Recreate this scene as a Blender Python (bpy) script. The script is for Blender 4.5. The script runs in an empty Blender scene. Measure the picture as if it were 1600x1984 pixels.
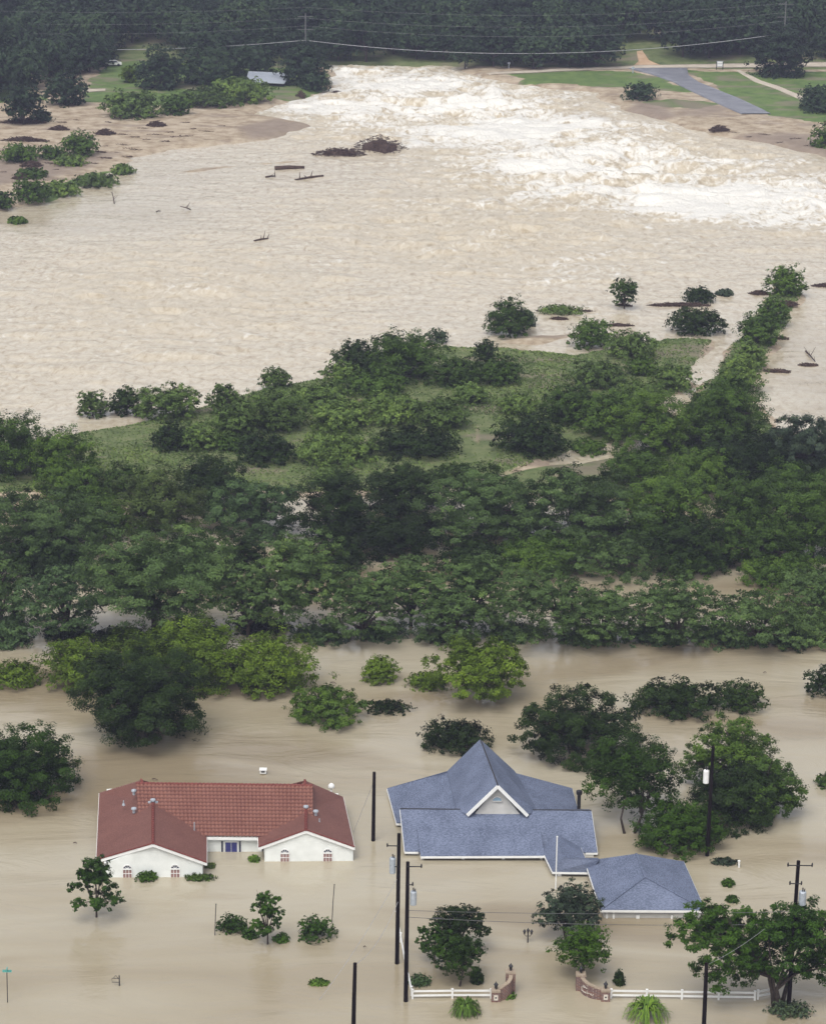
import bpy, math, random
import numpy as np
from mathutils import Vector, Matrix

C = bpy.context.scene.collection
SC = bpy.context.scene
R = math.radians

# ------------------------------------------------------------------ camera
CAM_H = 107.0; PITCH = R(17.6); ROLL = R(0.75); FPX = 5400.0
Fw = np.array([0, math.cos(PITCH), -math.sin(PITCH)])
R0 = np.array([1.0, 0, 0]); U0 = np.array([0, math.sin(PITCH), math.cos(PITCH)])
Rt = math.cos(ROLL)*R0 + math.sin(ROLL)*U0
Up = math.cos(ROLL)*U0 - math.sin(ROLL)*R0
cam = bpy.data.cameras.new('camera'); cam.sensor_fit = 'VERTICAL'
cam.sensor_height = 24; cam.sensor_width = 24; cam.lens = FPX/1984*24
cam.clip_start = 1; cam.clip_end = 5000
co = bpy.data.objects.new('camera', cam); C.objects.link(co)
m = Matrix.Identity(4)
for i in range(3):
    m[i][0] = Rt[i]; m[i][1] = Up[i]; m[i][2] = -Fw[i]
m[2][3] = CAM_H
co.matrix_world = m
SC.camera = co

# ------------------------------------------------------------------ light (overcast)
SUN_EL, SUN_AZ = R(58), R(200)
w = bpy.data.worlds.new('World'); SC.world = w; w.use_nodes = True
nt = w.node_tree; nt.nodes.clear()
out = nt.nodes.new('ShaderNodeOutputWorld'); bg = nt.nodes.new('ShaderNodeBackground')
sky = nt.nodes.new('ShaderNodeTexSky'); sky.sky_type = 'NISHITA'; sky.sun_disc = False
sky.sun_elevation = SUN_EL; sky.sun_rotation = SUN_AZ; sky.dust_density = 3.0; sky.air_density = 1.0
hs = nt.nodes.new('ShaderNodeHueSaturation'); hs.inputs['Saturation'].default_value = 0.22
nt.links.new(sky.outputs[0], hs.inputs['Color']); nt.links.new(hs.outputs[0], bg.inputs[0])
bg.inputs[1].default_value = 0.112
nt.links.new(bg.outputs[0], out.inputs[0])
sl = bpy.data.lights.new('sun', 'SUN'); sl.energy = 1.3; sl.angle = R(38); sl.color = (1, .97, .92)
so = bpy.data.objects.new('sun', sl); C.objects.link(so)
so.rotation_euler = (R(90)-SUN_EL, 0, R(180)-SUN_AZ)
SC.view_settings.view_transform = 'Standard'; SC.view_settings.look = 'None'
SC.view_settings.exposure = 0.72; SC.view_settings.gamma = 1; SC.view_settings.use_curve_mapping = False
SC.cycles.max_bounces = 6; SC.cycles.diffuse_bounces = 2; SC.cycles.glossy_bounces = 2
SC.cycles.transmission_bounces = 3; SC.cycles.volume_bounces = 0; SC.cycles.use_denoising = True

# ------------------------------------------------------------------ pixel -> place helpers (1600x1984 photo)
def ray(px, py):
    return FPX*Fw + (px-800)*Rt - (py-992)*Up
def P(px, py, z=0.0):                       # the point at height z seen at a pixel
    d = ray(px, py); t = (z-CAM_H)/d[2]
    return Vector((d[0]*t, d[1]*t, z))
def PD(px, py, dist):                       # the point at distance dist north of the camera
    d = ray(px, py); t = dist/d[1]
    return Vector((d[0]*t, dist, CAM_H+d[2]*t))
def proj(p):
    v = np.array([p[0], p[1], p[2]-CAM_H]); k = v.dot(Fw)
    return 800+FPX*v.dot(Rt)/k, 992-FPX*v.dot(Up)/k, FPX/k
def dep(py): return PITCH+math.atan((py-992)/FPX)

# ------------------------------------------------------------------ noise
def _hash(ix, iy, s):
    h = (ix.astype(np.int64)*374761393 + iy.astype(np.int64)*668265263 + s*1442695041) & 0xffffffff
    h = ((h ^ (h >> 13))*1274126177) & 0xffffffff
    return ((h ^ (h >> 16)) & 0xffff)/65535.0
def vnoise(x, y, s=0):
    ix = np.floor(x); iy = np.floor(y); fx = x-ix; fy = y-iy
    fx = fx*fx*fx*(fx*(fx*6-15)+10); fy = fy*fy*fy*(fy*(fy*6-15)+10)
    a = _hash(ix, iy, s); b = _hash(ix+1, iy, s); c = _hash(ix, iy+1, s); d = _hash(ix+1, iy+1, s)
    return (a*(1-fx)+b*fx)*(1-fy)+(c*(1-fx)+d*fx)*fy
def fbm(x, y, o=4, s=0):
    r = 0; a = .5; t = 0
    for k in range(o):
        r = r+a*vnoise(x, y, s+k*17); t += a; a *= .5
        x, y = (x*1.6+y*1.2+3.1), (y*1.6-x*1.2+7.7)
    return r/t
def ridged(x, y, o=4, s=0):
    r = 0; a = .5; t = 0
    for k in range(o):
        r = r+a*(1-np.abs(2*vnoise(x, y, s+k*13)-1)); t += a; a *= .5
        x, y = (x*1.6+y*1.2+3.1), (y*1.6-x*1.2+7.7)
    return r/t
def sstep(a, b, x):
    t = np.clip((x-a)/(b-a), 0, 1); return t*t*(3-2*t)

# ------------------------------------------------------------------ object helpers
def mk(name, me, mat=None, parent=None):
    o = bpy.data.objects.new(name, me); C.objects.link(o)
    if mat is not None and me is not None:
        for mm in (mat if isinstance(mat, (list, tuple)) else [mat]): me.materials.append(mm)
    if parent is not None: o.parent = parent
    return o
def tag(o, label=None, cat=None, group=None, kind=None):
    if label: o['label'] = label
    if cat: o['category'] = cat
    if group: o['group'] = group
    if kind: o['kind'] = kind
    return o
def thing(name, loc, label, cat, group=None, rz=0):
    o = mk(name, None); o.location = loc; o.rotation_euler = (0, 0, rz)
    o.empty_display_size = .3
    return tag(o, label, cat, group)
def npmesh(name, V, F, smooth=False, attrs=None):
    """V (n,3), F (m,k) all same k"""
    V = np.ascontiguousarray(V, dtype=np.float32); F = np.ascontiguousarray(F, dtype=np.int32)
    me = bpy.data.meshes.new(name); n, k = F.shape
    me.vertices.add(len(V)); me.vertices.foreach_set('co', V.ravel())
    me.loops.add(n*k); me.loops.foreach_set('vertex_index', F.ravel())
    me.polygons.add(n); me.polygons.foreach_set('loop_start', np.arange(0, n*k, k, dtype=np.int32))
    if smooth: me.polygons.foreach_set('use_smooth', np.ones(n, dtype=bool))
    for nm, dom, arr in (attrs or []):
        at = me.attributes.new(nm, 'FLOAT', dom); at.data.foreach_set('value', np.ascontiguousarray(arr, dtype=np.float32))
    me.update(calc_edges=True); me.validate()
    return me
class MB:                                    # collects shapes into one mesh
    def __init__(s): s.v = []; s.f = []; s.m = []; s.mi = 0
    def add(s, v, f):
        b = len(s.v); s.v += [tuple(p) for p in v]; s.f += [tuple(b+i for i in q) for q in f]; s.m += [s.mi]*len(f); return s
    def box(s, c, d, rz=0, ax=None):
        x, y, z = d[0]/2, d[1]/2, d[2]/2
        pts = [(-x,-y,-z),(x,-y,-z),(x,y,-z),(-x,y,-z),(-x,-y,z),(x,-y,z),(x,y,z),(-x,y,z)]
        cr, sr = math.cos(rz), math.sin(rz)
        v = [(c[0]+p[0]*cr-p[1]*sr, c[1]+p[0]*sr+p[1]*cr, c[2]+p[2]) for p in pts]
        return s.add(v, [(0,3,2,1),(4,5,6,7),(0,1,5,4),(1,2,6,5),(2,3,7,6),(3,0,4,7)])
    def beam(s, a, b, w, h, up=(0,0,1)):      # box section along a-b
        a = Vector(a); b = Vector(b); d = (b-a).normalized(); up = Vector(up)
        x = d.cross(up)
        x = x.normalized() if x.length > 1e-4 else Vector((1,0,0))
        u = x.cross(d).normalized()
        v = []
        for p in (a, b):
            v += [p-x*w/2-u*h/2, p+x*w/2-u*h/2, p+x*w/2+u*h/2, p-x*w/2+u*h/2]
        return s.add(v, [(0,1,2,3),(7,6,5,4),(0,4,5,1),(1,5,6,2),(2,6,7,3),(3,7,4,0)])
    def tube(s, pts, rad, n=6, cap=True):
        pts = [Vector(p) for p in pts]; b = len(s.v)
        if not isinstance(rad, (list, tuple)): rad = [rad]*len(pts)
        for i, p in enumerate(pts):
            d = (pts[min(i+1, len(pts)-1)]-pts[max(i-1, 0)])
            d = d.normalized() if d.length > 1e-6 else Vector((0,0,1))
            x = d.cross(Vector((0.13,1,.07))).normalized(); y = d.cross(x)
            for k in range(n):
                t = 2*math.pi*k/n; s.v.append(tuple(p+(x*math.cos(t)+y*math.sin(t))*rad[i]))
        for i in range(len(pts)-1):
            for k in range(n):
                a = b+i*n+k; c = b+i*n+(k+1) % n
                s.f.append((a, c, c+n, a+n)); s.m.append(s.mi)
        if cap:
            s.f.append(tuple(b+k for k in range(n))[::-1]); s.m.append(s.mi)
            s.f.append(tuple(b+(len(pts)-1)*n+k for k in range(n))); s.m.append(s.mi)
        return s
    def prism(s, poly, z0, z1):               # vertical extrusion of an xy polygon
        n = len(poly); v = [(p[0], p[1], z0) for p in poly]+[(p[0], p[1], z1) for p in poly]
        return s.add(v, [tuple(range(n))[::-1], tuple(range(n, 2*n))]+[(i, (i+1) % n, n+(i+1) % n, n+i) for i in range(n)])
    def slab(s, poly, t=(0,0,-.1)):           # a 3D polygon given thickness t
        n = len(poly); t = Vector(t)
        v = [Vector(p) for p in poly]+[Vector(p)+t for p in poly]
        return s.add(v, [tuple(range(n)), tuple(range(n, 2*n))[::-1]]+[((i+1) % n, i, n+i, n+(i+1) % n) for i in range(n)])
    def build(s, name, mat=None, parent=None, smooth=False):
        me = bpy.data.meshes.new(name); me.from_pydata(s.v, [], s.f)
        if smooth: me.polygons.foreach_set('use_smooth', [True]*len(me.polygons))
        o = mk(name, me, mat, parent)
        if s.mi: me.polygons.foreach_set('material_index', s.m)
        me.update(); return o

# ------------------------------------------------------------------ materials
def newmat(name):
    mt = bpy.data.materials.new(name); mt.use_nodes = True; n = mt.node_tree
    return mt, n, n.nodes['Principled BSDF'], n.nodes['Material Output']
def N(n, t, **kw):
    x = n.nodes.new(t)
    for k, v in kw.items():
        if k in x.inputs: x.inputs[k].default_value = v
        else: setattr(x, k, v)
    return x
def ramp(n, src, stops):
    r = n.nodes.new('ShaderNodeValToRGB'); e = r.color_ramp.elements
    while len(e) < len(stops): e.new(.5)
    for i, (p, c) in enumerate(stops): e[i].position = p; e[i].color = tuple(c)+(1,)
    n.links.new(src, r.inputs[0]); return r
def noisy(name, c1, c2, scale=3, rough=.8, bump=0.0, bscale=None, detail=4, spec=.3, metal=0, spread=.2, stretch=(1,1,1)):
    mt, n, b, o = newmat(name)
    tc = N(n, 'ShaderNodeTexCoord'); mp = N(n, 'ShaderNodeMapping'); mp.inputs['Scale'].default_value = stretch
    n.links.new(tc.outputs['Object'], mp.inputs[0])
    ns = N(n, 'ShaderNodeTexNoise', Scale=scale, Detail=detail); n.links.new(mp.outputs[0], ns.inputs['Vector'])
    r = ramp(n, ns.outputs['Fac'], [(.5-spread, c1), (.5+spread, c2)])
    n.links.new(r.outputs[0], b.inputs['Base Color'])
    b.inputs['Roughness'].default_value = rough; b.inputs['Specular IOR Level'].default_value = spec
    b.inputs['Metallic'].default_value = metal
    if bump:
        n2 = N(n, 'ShaderNodeTexNoise', Scale=bscale or scale*4, Detail=3.0); n.links.new(mp.outputs[0], n2.inputs['Vector'])
        bp = N(n, 'ShaderNodeBump', Strength=bump, Distance=.05); n.links.new(n2.outputs['Fac'], bp.inputs['Height'])
        n.links.new(bp.outputs[0], b.inputs['Normal'])
    return mt
def leafmat(name, dark, mid, light, trans=.3):
    mt, n, b, o = newmat(name)
    at = N(n, 'ShaderNodeAttribute', attribute_name='tone'); oi = N(n, 'ShaderNodeObjectInfo')
    ad = N(n, 'ShaderNodeMath', operation='MULTIPLY_ADD'); n.links.new(oi.outputs['Random'], ad.inputs[0])
    ad.inputs[1].default_value = .42; s0 = N(n, 'ShaderNodeMath', operation='SUBTRACT'); n.links.new(at.outputs['Fac'], s0.inputs[0]); s0.inputs[1].default_value = .10; n.links.new(s0.outputs[0], ad.inputs[2])
    r = ramp(n, ad.outputs[0], [(.2, dark), (.6, mid), (1.0, light)])
    n.links.new(r.outputs[0], b.inputs['Base Color']); b.inputs['Roughness'].default_value = .5
    b.inputs['Specular IOR Level'].default_value = .1
    tr = N(n, 'ShaderNodeBsdfTranslucent'); mx = N(n, 'ShaderNodeMixShader'); mx.inputs[0].default_value = trans
    n.links.new(r.outputs[0], tr.inputs[0]); n.links.new(b.outputs[0], mx.inputs[1]); n.links.new(tr.outputs[0], mx.inputs[2])
    n.links.new(mx.outputs[0], o.inputs[0]); return mt
def sc3(c, k): return tuple(x*k for x in c)
LEAF = {}
def lm(name, c, k=1.0, trans=.10):
    c = sc3(c, k); LEAF[name] = leafmat('leaves_'+name, sc3(c, .45), c, (min(c[0]*1.9, 1), c[1]*1.7, c[2]*1.3), trans)
lm('feather', (.076, .128, .038)); lm('blue', (.066, .115, .042)); lm('dark', (.017, .035, .006)); lm('mid', (.050, .094, .015))
lm('bright', (.092, .148, .014)); lm('olive', (.07, .105, .026)); lm('scrub', (.092, .148, .036)); lm('live', (.030, .068, .005))
lm('weed', (.10,.15,.05)); lm('far', (.028, .052, .025)); lm('reed', (.085, .155, .025)); lm('grey', (.045, .07, .04)); lm('young', (.033, .076, .009))
M = {}
M['bark'] = noisy('bark', (.03,.022,.018), (.075,.06,.05), 6, .9, .4)
M['drift'] = noisy('driftwood', (.028,.017,.015), (.10,.065,.05), 3, .9, .3)
M['white'] = noisy('white_paint', (.74,.74,.72), (.82,.82,.80), 2, .6)
M['wall'] = noisy('white_wall', (.70,.72,.69), (.80,.82,.79), 1.2, .75, .1)
M['cream'] = noisy('siding', (.5,.49,.46), (.6,.59,.56), 1.0, .7)
M['polewood'] = noisy('creosoted_pole', (.004,.003,.004), (.014,.010,.010), 4, .95, .3, spec=.05, stretch=(1,1,.2))
M['metal'] = noisy('grey_metal', (.34,.38,.42), (.46,.5,.55), 3, .45, metal=.2)
M['darkmetal'] = noisy('dark_metal', (.015,.015,.018), (.04,.04,.045), 5, .5, metal=.3)
M['wire'] = noisy('wire', (.25,.25,.27), (.4,.4,.42), 5, .6)
M['blackwire'] = noisy('black_wire', (.05,.05,.055), (.1,.1,.1), 5, .6)
M['glass'] = noisy('window_glass', (.02,.025,.05), (.05,.06,.10), 2, .15, spec=.6)
M['pane'] = noisy('pink_pane', (.22,.13,.12), (.34,.2,.18), 6, .3)
M['lightglass'] = noisy('attic_glass', (.18,.27,.36), (.25,.36,.45), 2, .2)
M['bluedoor'] = noisy('blue_door', (.03,.035,.14), (.05,.055,.20), 3, .45)
M['stone'] = noisy('cap_stone', (.27,.21,.15), (.38,.31,.24), 6, .85, .2)
M['plaque'] = noisy('plaque', (.55,.5,.43), (.68,.63,.56), 4, .7)
M['teal'] = noisy('teal_sign', (.08,.30,.27), (.12,.38,.34), 4, .4)
M['under'] = noisy('dark_porch', (.02,.02,.02), (.05,.045,.045), 2, .9)
M['asphalt'] = noisy('wet_asphalt', (.15,.155,.18), (.23,.235,.26), .35, .45, .2, 8)
M['gravel'] = noisy('pale_gravel', (.40,.35,.28), (.52,.46,.38), .5, .85, .3, 6)
M['dirt_shade'] = noisy('orange_dirt', (.38,.25,.15), (.5,.36,.24), .4, .9, .3, 5)
M['sheetmetal'] = noisy('sheet_metal', (.38,.42,.48), (.5,.54,.6), 1.5, .4, metal=.3)
M['ridge'] = noisy('red_ridge_tile', (.13,.035,.03), (.21,.06,.05), 5, .6, .3)

def shingle(name, c1, c2, rough=.85):
    mt, n, b, o = newmat(name); tc = N(n, 'ShaderNodeTexCoord')
    n1 = N(n, 'ShaderNodeTexNoise', Scale=7.0, Detail=2.0); n2 = N(n, 'ShaderNodeTexNoise', Scale=.5, Detail=3.0)
    mp = N(n, 'ShaderNodeMapping'); mp.inputs['Scale'].default_value = (.75, .75, 4.5)
    n.links.new(tc.outputs['Object'], mp.inputs[0]); n.links.new(mp.outputs[0], n1.inputs['Vector']); n.links.new(tc.outputs['Object'], n2.inputs['Vector'])
    mx = N(n, 'ShaderNodeMath', operation='MULTIPLY_ADD'); n.links.new(n1.outputs['Fac'], mx.inputs[0]); mx.inputs[1].default_value = .77
    ml = N(n, 'ShaderNodeMath', operation='MULTIPLY'); n.links.new(n2.outputs['Fac'], ml.inputs[0]); ml.inputs[1].default_value = .28
    n.links.new(ml.outputs[0], mx.inputs[2])
    r = ramp(n, mx.outputs[0], [(.40, c1), (.64, c2)]); n.links.new(r.outputs[0], b.inputs['Base Color'])
    bp = N(n, 'ShaderNodeBump', Strength=.5, Distance=.04); n.links.new(n1.outputs['Fac'], bp.inputs['Height']); n.links.new(bp.outputs[0], b.inputs['Normal'])
    b.inputs['Roughness'].default_value = rough; b.inputs['Specular IOR Level'].default_value = .35
    return mt
M['shingle'] = shingle('blue_grey_shingles', (.068,.085,.132), (.165,.195,.28), .65)
M['redroof'] = shingle('red_tile', (.122,.050,.040), (.185,.083,.066), .65)
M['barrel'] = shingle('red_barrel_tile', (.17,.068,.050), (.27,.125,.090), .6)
def _paint_shade():
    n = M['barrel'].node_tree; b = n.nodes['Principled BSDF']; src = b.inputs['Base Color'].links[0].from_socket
    at = N(n, 'ShaderNodeAttribute', attribute_name='dirt_shade'); mx = N(n, 'ShaderNodeMixRGB'); mx.inputs[2].default_value = (.07,.018,.018,1)  # dark red mixed in as painted shade between the barrel tiles
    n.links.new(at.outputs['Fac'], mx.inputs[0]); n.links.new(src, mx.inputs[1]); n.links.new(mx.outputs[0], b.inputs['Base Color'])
_paint_shade()

def brickmat():
    mt, n, b, o = newmat('brick'); tc = N(n, 'ShaderNodeTexCoord'); br = N(n, 'ShaderNodeTexBrick', Scale=1.0)
    sx = N(n, 'ShaderNodeSeparateXYZ'); cx = N(n, 'ShaderNodeCombineXYZ'); a = N(n, 'ShaderNodeMath', operation='ADD')
    n.links.new(tc.outputs['Object'], sx.inputs[0]); n.links.new(sx.outputs[0], a.inputs[0]); n.links.new(sx.outputs[1], a.inputs[1])
    n.links.new(a.outputs[0], cx.inputs[0]); n.links.new(sx.outputs[2], cx.inputs[1]); n.links.new(cx.outputs[0], br.inputs[0])
    br.inputs['Color1'].default_value = (.17,.065,.045,1); br.inputs['Color2'].default_value = (.10,.05,.055,1)
    br.inputs['Mortar'].default_value = (.3,.25,.21,1); br.inputs['Brick Width'].default_value = .3
    br.inputs['Row Height'].default_value = .12; br.inputs['Mortar Size'].default_value = .015
    n.links.new(br.outputs[0], b.inputs['Base Color']); b.inputs['Roughness'].default_value = .85
    return mt
M['brick'] = brickmat()

def groundmat():
    mt, n, b, o = newmat('bank_ground'); tc = N(n, 'ShaderNodeTexCoord')
    g = N(n, 'ShaderNodeAttribute', attribute_name='grass'); w_ = N(n, 'ShaderNodeAttribute', attribute_name='wild')
    n1 = N(n, 'ShaderNodeTexNoise', Scale=.35, Detail=8.0, Roughness=.7); n2 = N(n, 'ShaderNodeTexNoise', Scale=.08, Detail=6.0)
    for x in (n1, n2): n.links.new(tc.outputs['Object'], x.inputs['Vector'])
    sand = ramp(n, n1.outputs['Fac'], [(.34, (.22,.165,.11)), (.5, (.37,.30,.215)), (.64, (.47,.40,.31))])
    lawn = ramp(n, n1.outputs['Fac'], [(.35, (.07,.12,.035)), (.65, (.14,.20,.06))])
    wild = ramp(n, n1.outputs['Fac'], [(.3, (.06,.085,.03)), (.5, (.12,.15,.06)), (.72, (.19,.19,.10))])
    m1 = N(n, 'ShaderNodeMixRGB'); m2 = N(n, 'ShaderNodeMixRGB')
    n.links.new(w_.outputs['Fac'], m1.inputs[0]); n.links.new(lawn.outputs[0], m1.inputs[1]); n.links.new(wild.outputs[0], m1.inputs[2])
    e = N(n, 'ShaderNodeMath', operation='ADD'); n.links.new(g.outputs['Fac'], e.inputs[0])
    e2 = N(n, 'ShaderNodeMath', operation='MULTIPLY_ADD'); n.links.new(n2.outputs['Fac'], e2.inputs[0]); e2.inputs[1].default_value = .8; e2.inputs[2].default_value = -.4
    n.links.new(e2.outputs[0], e.inputs[1])
    mr = ramp(n, e.outputs[0], [(.42, (0,0,0)), (.58, (1,1,1))])
    n.links.new(mr.outputs[0], m2.inputs[0]); n.links.new(sand.outputs[0], m2.inputs[1]); n.links.new(m1.outputs[0], m2.inputs[2])
    we = N(n, 'ShaderNodeAttribute', attribute_name='wet'); m3 = N(n, 'ShaderNodeMixRGB'); m3.inputs[2].default_value = (.21,.165,.135,1)
    n.links.new(we.outputs['Fac'], m3.inputs[0]); n.links.new(m2.outputs[0], m3.inputs[1]); m2 = m3
    n.links.new(m2.outputs[0], b.inputs['Base Color']); b.inputs['Roughness'].default_value = .8; b.inputs['Specular IOR Level'].default_value = .2
    bp = N(n, 'ShaderNodeBump', Strength=.6, Distance=.3); n.links.new(n1.outputs['Fac'], bp.inputs['Height']); n.links.new(bp.outputs[0], b.inputs['Normal'])
    return mt
M['ground'] = groundmat()

def watermat():
    mt, n, b, o = newmat('flood_water'); tc = N(n, 'ShaderNodeTexCoord')
    fo = N(n, 'ShaderNodeAttribute', attribute_name='foam'); tu = N(n, 'ShaderNodeAttribute', attribute_name='turb')
    mp = N(n, 'ShaderNodeMapping'); mp.inputs['Scale'].default_value = (1.15, .6, 1.0); n.links.new(tc.outputs['Object'], mp.inputs[0])
    n1 = N(n, 'ShaderNodeTexNoise', Scale=.75, Detail=7.0, Roughness=.62, Distortion=.6)
    n2 = N(n, 'ShaderNodeTexNoise', Scale=.045, Detail=5.0, Distortion=.8)
    n3 = N(n, 'ShaderNodeTexNoise', Scale=1.5, Detail=4.0)
    n4 = N(n, 'ShaderNodeTexNoise', Scale=.16, Detail=6.0, Roughness=.6, Distortion=1.2)
    mp2 = N(n, 'ShaderNodeMapping'); mp2.inputs['Scale'].default_value = (.4, 1.2, 1.0); mp2.inputs['Rotation'].default_value = (0,0,.12); n.links.new(tc.outputs['Object'], mp2.inputs[0])
    for x in (n1, n3): n.links.new(mp.outputs[0], x.inputs['Vector'])
    for x in (n2, n4): n.links.new(mp2.outputs[0], x.inputs['Vector'])
    near = ramp(n, n2.outputs['Fac'], [(.38, (.26,.212,.138)), (.5, (.345,.298,.210)), (.62, (.40,.358,.268))])
    rivr = ramp(n, n1.outputs['Fac'], [(.30, (.36,.29,.19)), (.45, (.50,.43,.32)), (.68, (.60,.54,.43))])
    m1 = N(n, 'ShaderNodeMixRGB'); tr = ramp(n, tu.outputs['Fac'], [(0, (0,0,0)), (.25, (1,1,1))])
    n.links.new(tr.outputs[0], m1.inputs[0]); n.links.new(near.outputs[0], m1.inputs[1]); n.links.new(rivr.outputs[0], m1.inputs[2])
    # foam breaks up through fine noise
    ad = N(n, 'ShaderNodeMath', operation='MULTIPLY_ADD'); n.links.new(n1.outputs['Fac'], ad.inputs[0]); ad.inputs[1].default_value = 1.5
    f2_ = N(n, 'ShaderNodeMath', operation='SUBTRACT'); n.links.new(fo.outputs['Fac'], f2_.inputs[0]); f2_.inputs[1].default_value = .18; n.links.new(f2_.outputs[0], ad.inputs[2])
    fm = ramp(n, ad.outputs[0], [(.66, (0,0,0)), (1.5, (1,1,1))])
    m2 = N(n, 'ShaderNodeMixRGB'); n.links.new(fm.outputs[0], m2.inputs[0]); n.links.new(m1.outputs[0], m2.inputs[1]); m2.inputs[2].default_value = (.74,.715,.655,1)
    n.links.new(m2.outputs[0], b.inputs['Base Color'])
    rr = N(n, 'ShaderNodeMapRange'); n.links.new(tu.outputs['Fac'], rr.inputs[0]); rr.inputs[3].default_value = .04; rr.inputs[4].default_value = .5
    n.links.new(rr.outputs[0], b.inputs['Roughness']); b.inputs['IOR'].default_value = 1.6
    # bumps: faint swirls when calm, choppy where turbulent
    hs_ = N(n, 'ShaderNodeMapRange'); pw = N(n, 'ShaderNodeMath', operation='POWER'); n.links.new(tu.outputs['Fac'], pw.inputs[0]); pw.inputs[1].default_value = 1.7; n.links.new(pw.outputs[0], hs_.inputs[0]); hs_.inputs[3].default_value = .07; hs_.inputs[4].default_value = 1.8
    h1 = N(n, 'ShaderNodeMath', operation='MULTIPLY'); n.links.new(n1.outputs['Fac'], h1.inputs[0]); n.links.new(hs_.outputs[0], h1.inputs[1])
    h2 = N(n, 'ShaderNodeMath', operation='MULTIPLY_ADD'); n.links.new(n4.outputs['Fac'], h2.inputs[0]); h2.inputs[1].default_value = .55; n.links.new(h1.outputs[0], h2.inputs[2])
    h3 = N(n, 'ShaderNodeMath', operation='MULTIPLY_ADD'); n.links.new(n3.outputs['Fac'], h3.inputs[0]); h3.inputs[1].default_value = .03; n.links.new(h2.outputs[0], h3.inputs[2])
    bp = N(n, 'ShaderNodeBump', Strength=.6, Distance=.6); n.links.new(h3.outputs[0], bp.inputs['Height']); n.links.new(bp.outputs[0], b.inputs['Normal'])
    return mt
M['water'] = watermat()

# ------------------------------------------------------------------ land outlines (photo pixels -> ground)
def pix(poly): return [tuple(P(x, y))[:2] for x, y in poly]
LAND = {
 'left': pix([(-500,600),(-200,470),(-60,435),(30,405),(100,388),(180,352),(250,312),(330,292),(400,283),(480,277),(560,262),(600,246),(560,232),(500,222),(560,200),(592,190),(640,170),(650,150),(640,120),(400,60),(-700,60)]),
 'bar': pix([(330,337),(380,322),(470,316),(560,310),(600,312),(560,318),(470,325),(400,336)]),
 'isle': pix([(-400,900),(-60,870),(60,865),(130,840),(205,826),(300,812),(390,792),(450,770),(560,746),(640,734),(655,712),(750,690),(860,668),(940,672),(1100,684),(1200,672),(1290,660),(1382,660),(1360,705),(1335,750),(1260,800),(1225,848),(1180,864),(1110,880),(1050,900),(930,935),(700,960),(300,960),(-400,960)]),
 'south': pix([(1060,906),(1130,893),(1235,872),(1330,880),(1400,960),(900,960),(935,925)]),
 'hedge': pix([(1515,545),(1560,560),(1545,600),(1490,690),(1455,770),(1500,830),(1640,860),(1800,900),(1800,960),(1300,960),(1180,900),(1290,820),(1350,760),(1400,690),(1430,640),(1480,580)]),
 'shoal': pix([(930,664),(1000,655),(1100,640),(1180,634),(1240,640),(1180,650),(1050,668)]),
 'right': pix([(905,140),(930,152),(1000,165),(1080,172),(1150,180),(1200,215),(1300,240),(1380,262),(1460,275),(1540,292),(1640,312),(1900,360),(2600,360),(2600,60),(905,60)]),
}
HILLY = 716.0
def sdist(poly, X, Y):                       # signed distance, positive inside
    d = np.full(X.shape, 1e9); ins = np.zeros(X.shape, bool); n = len(poly)
    for i in range(n):
        x0, y0 = poly[i]; x1, y1 = poly[(i+1) % n]
        dx, dy = x1-x0, y1-y0; t = np.clip(((X-x0)*dx+(Y-y0)*dy)/(dx*dx+dy*dy+1e-9), 0, 1)
        d = np.minimum(d, np.hypot(X-x0-t*dx, Y-y0-t*dy))
        if y0 != y1: ins ^= ((Y > y0) != (Y > y1)) & (X < (x1-x0)*(Y-y0)/(y1-y0)+x0)
    return np.where(ins, d, -d)
def terr(X, Y):
    X = np.asarray(X, float); Y = np.asarray(Y, float); z = np.full(X.shape, -1.5)
    nz = (fbm(X*.12, Y*.12, 4, 5)-.5)
    for k, pl in LAND.items():
        s = sdist(pl, X, Y)+nz*5
        top = {'bar': .22, 'shoal': .2, 'isle': .55, 'hedge': .5, 'south': .5}.get(k, .6)
        h = -1.5+(1.5+top)*sstep(-5, 3, s)+.004*np.clip(s, 0, 80)
        z = np.maximum(z, h)
    z = z+np.where(z > -.4, nz*.22, 0)
    hill = np.clip(Y-HILLY, 0, None)
    z = np.where(hill > 0, np.maximum(z, .6)+hill*.085+hill**2*.0001, z)
    return z
def tz(x, y): return float(terr(np.array([x]), np.array([y]))[0])
GRASS = [pix(q) for q in ([(150,210),(160,180),(230,125),(330,110),(560,130),(640,150),(620,178),(560,200),(500,192),(420,200),(300,212),(160,206)],
    [(985,148),(1100,142),(1232,142),(1300,164),(1345,186),(1250,176),(1130,170),(1020,164)],
    [(1325,142),(1700,150),(1700,250),(1560,240),(1495,226),(1440,203),(1390,178)],
    [(1255,203),(1300,198),(1385,207),(1350,214),(1280,213)],
    [(90,392),(100,372),(150,345),(240,325),(300,300),(330,295),(250,318),(180,360),(110,394)],
    [(-100,140),(30,180),(90,200),(-100,215)])]
WILD = [LAND['isle'], LAND['south'], LAND['hedge']]
WETS = [pix([(1195,218),(1230,205),(1290,203),(1312,226),(1300,236),(1230,232)]), pix([(1430,268),(1500,262),(1620,262),(1640,320),(1560,300)]), pix([(1300,198),(1420,215),(1400,226),(1330,218)]), pix([(330,338),(470,318),(440,326)]), pix([(455,252),(540,236),(600,246),(560,262),(480,275)]), pix([(-100,300),(120,310),(230,300),(120,350),(-100,380)])]
SANDY = [pix([(915,820),(940,815),(952,850),(945,895),(905,900),(900,860)])]

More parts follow.
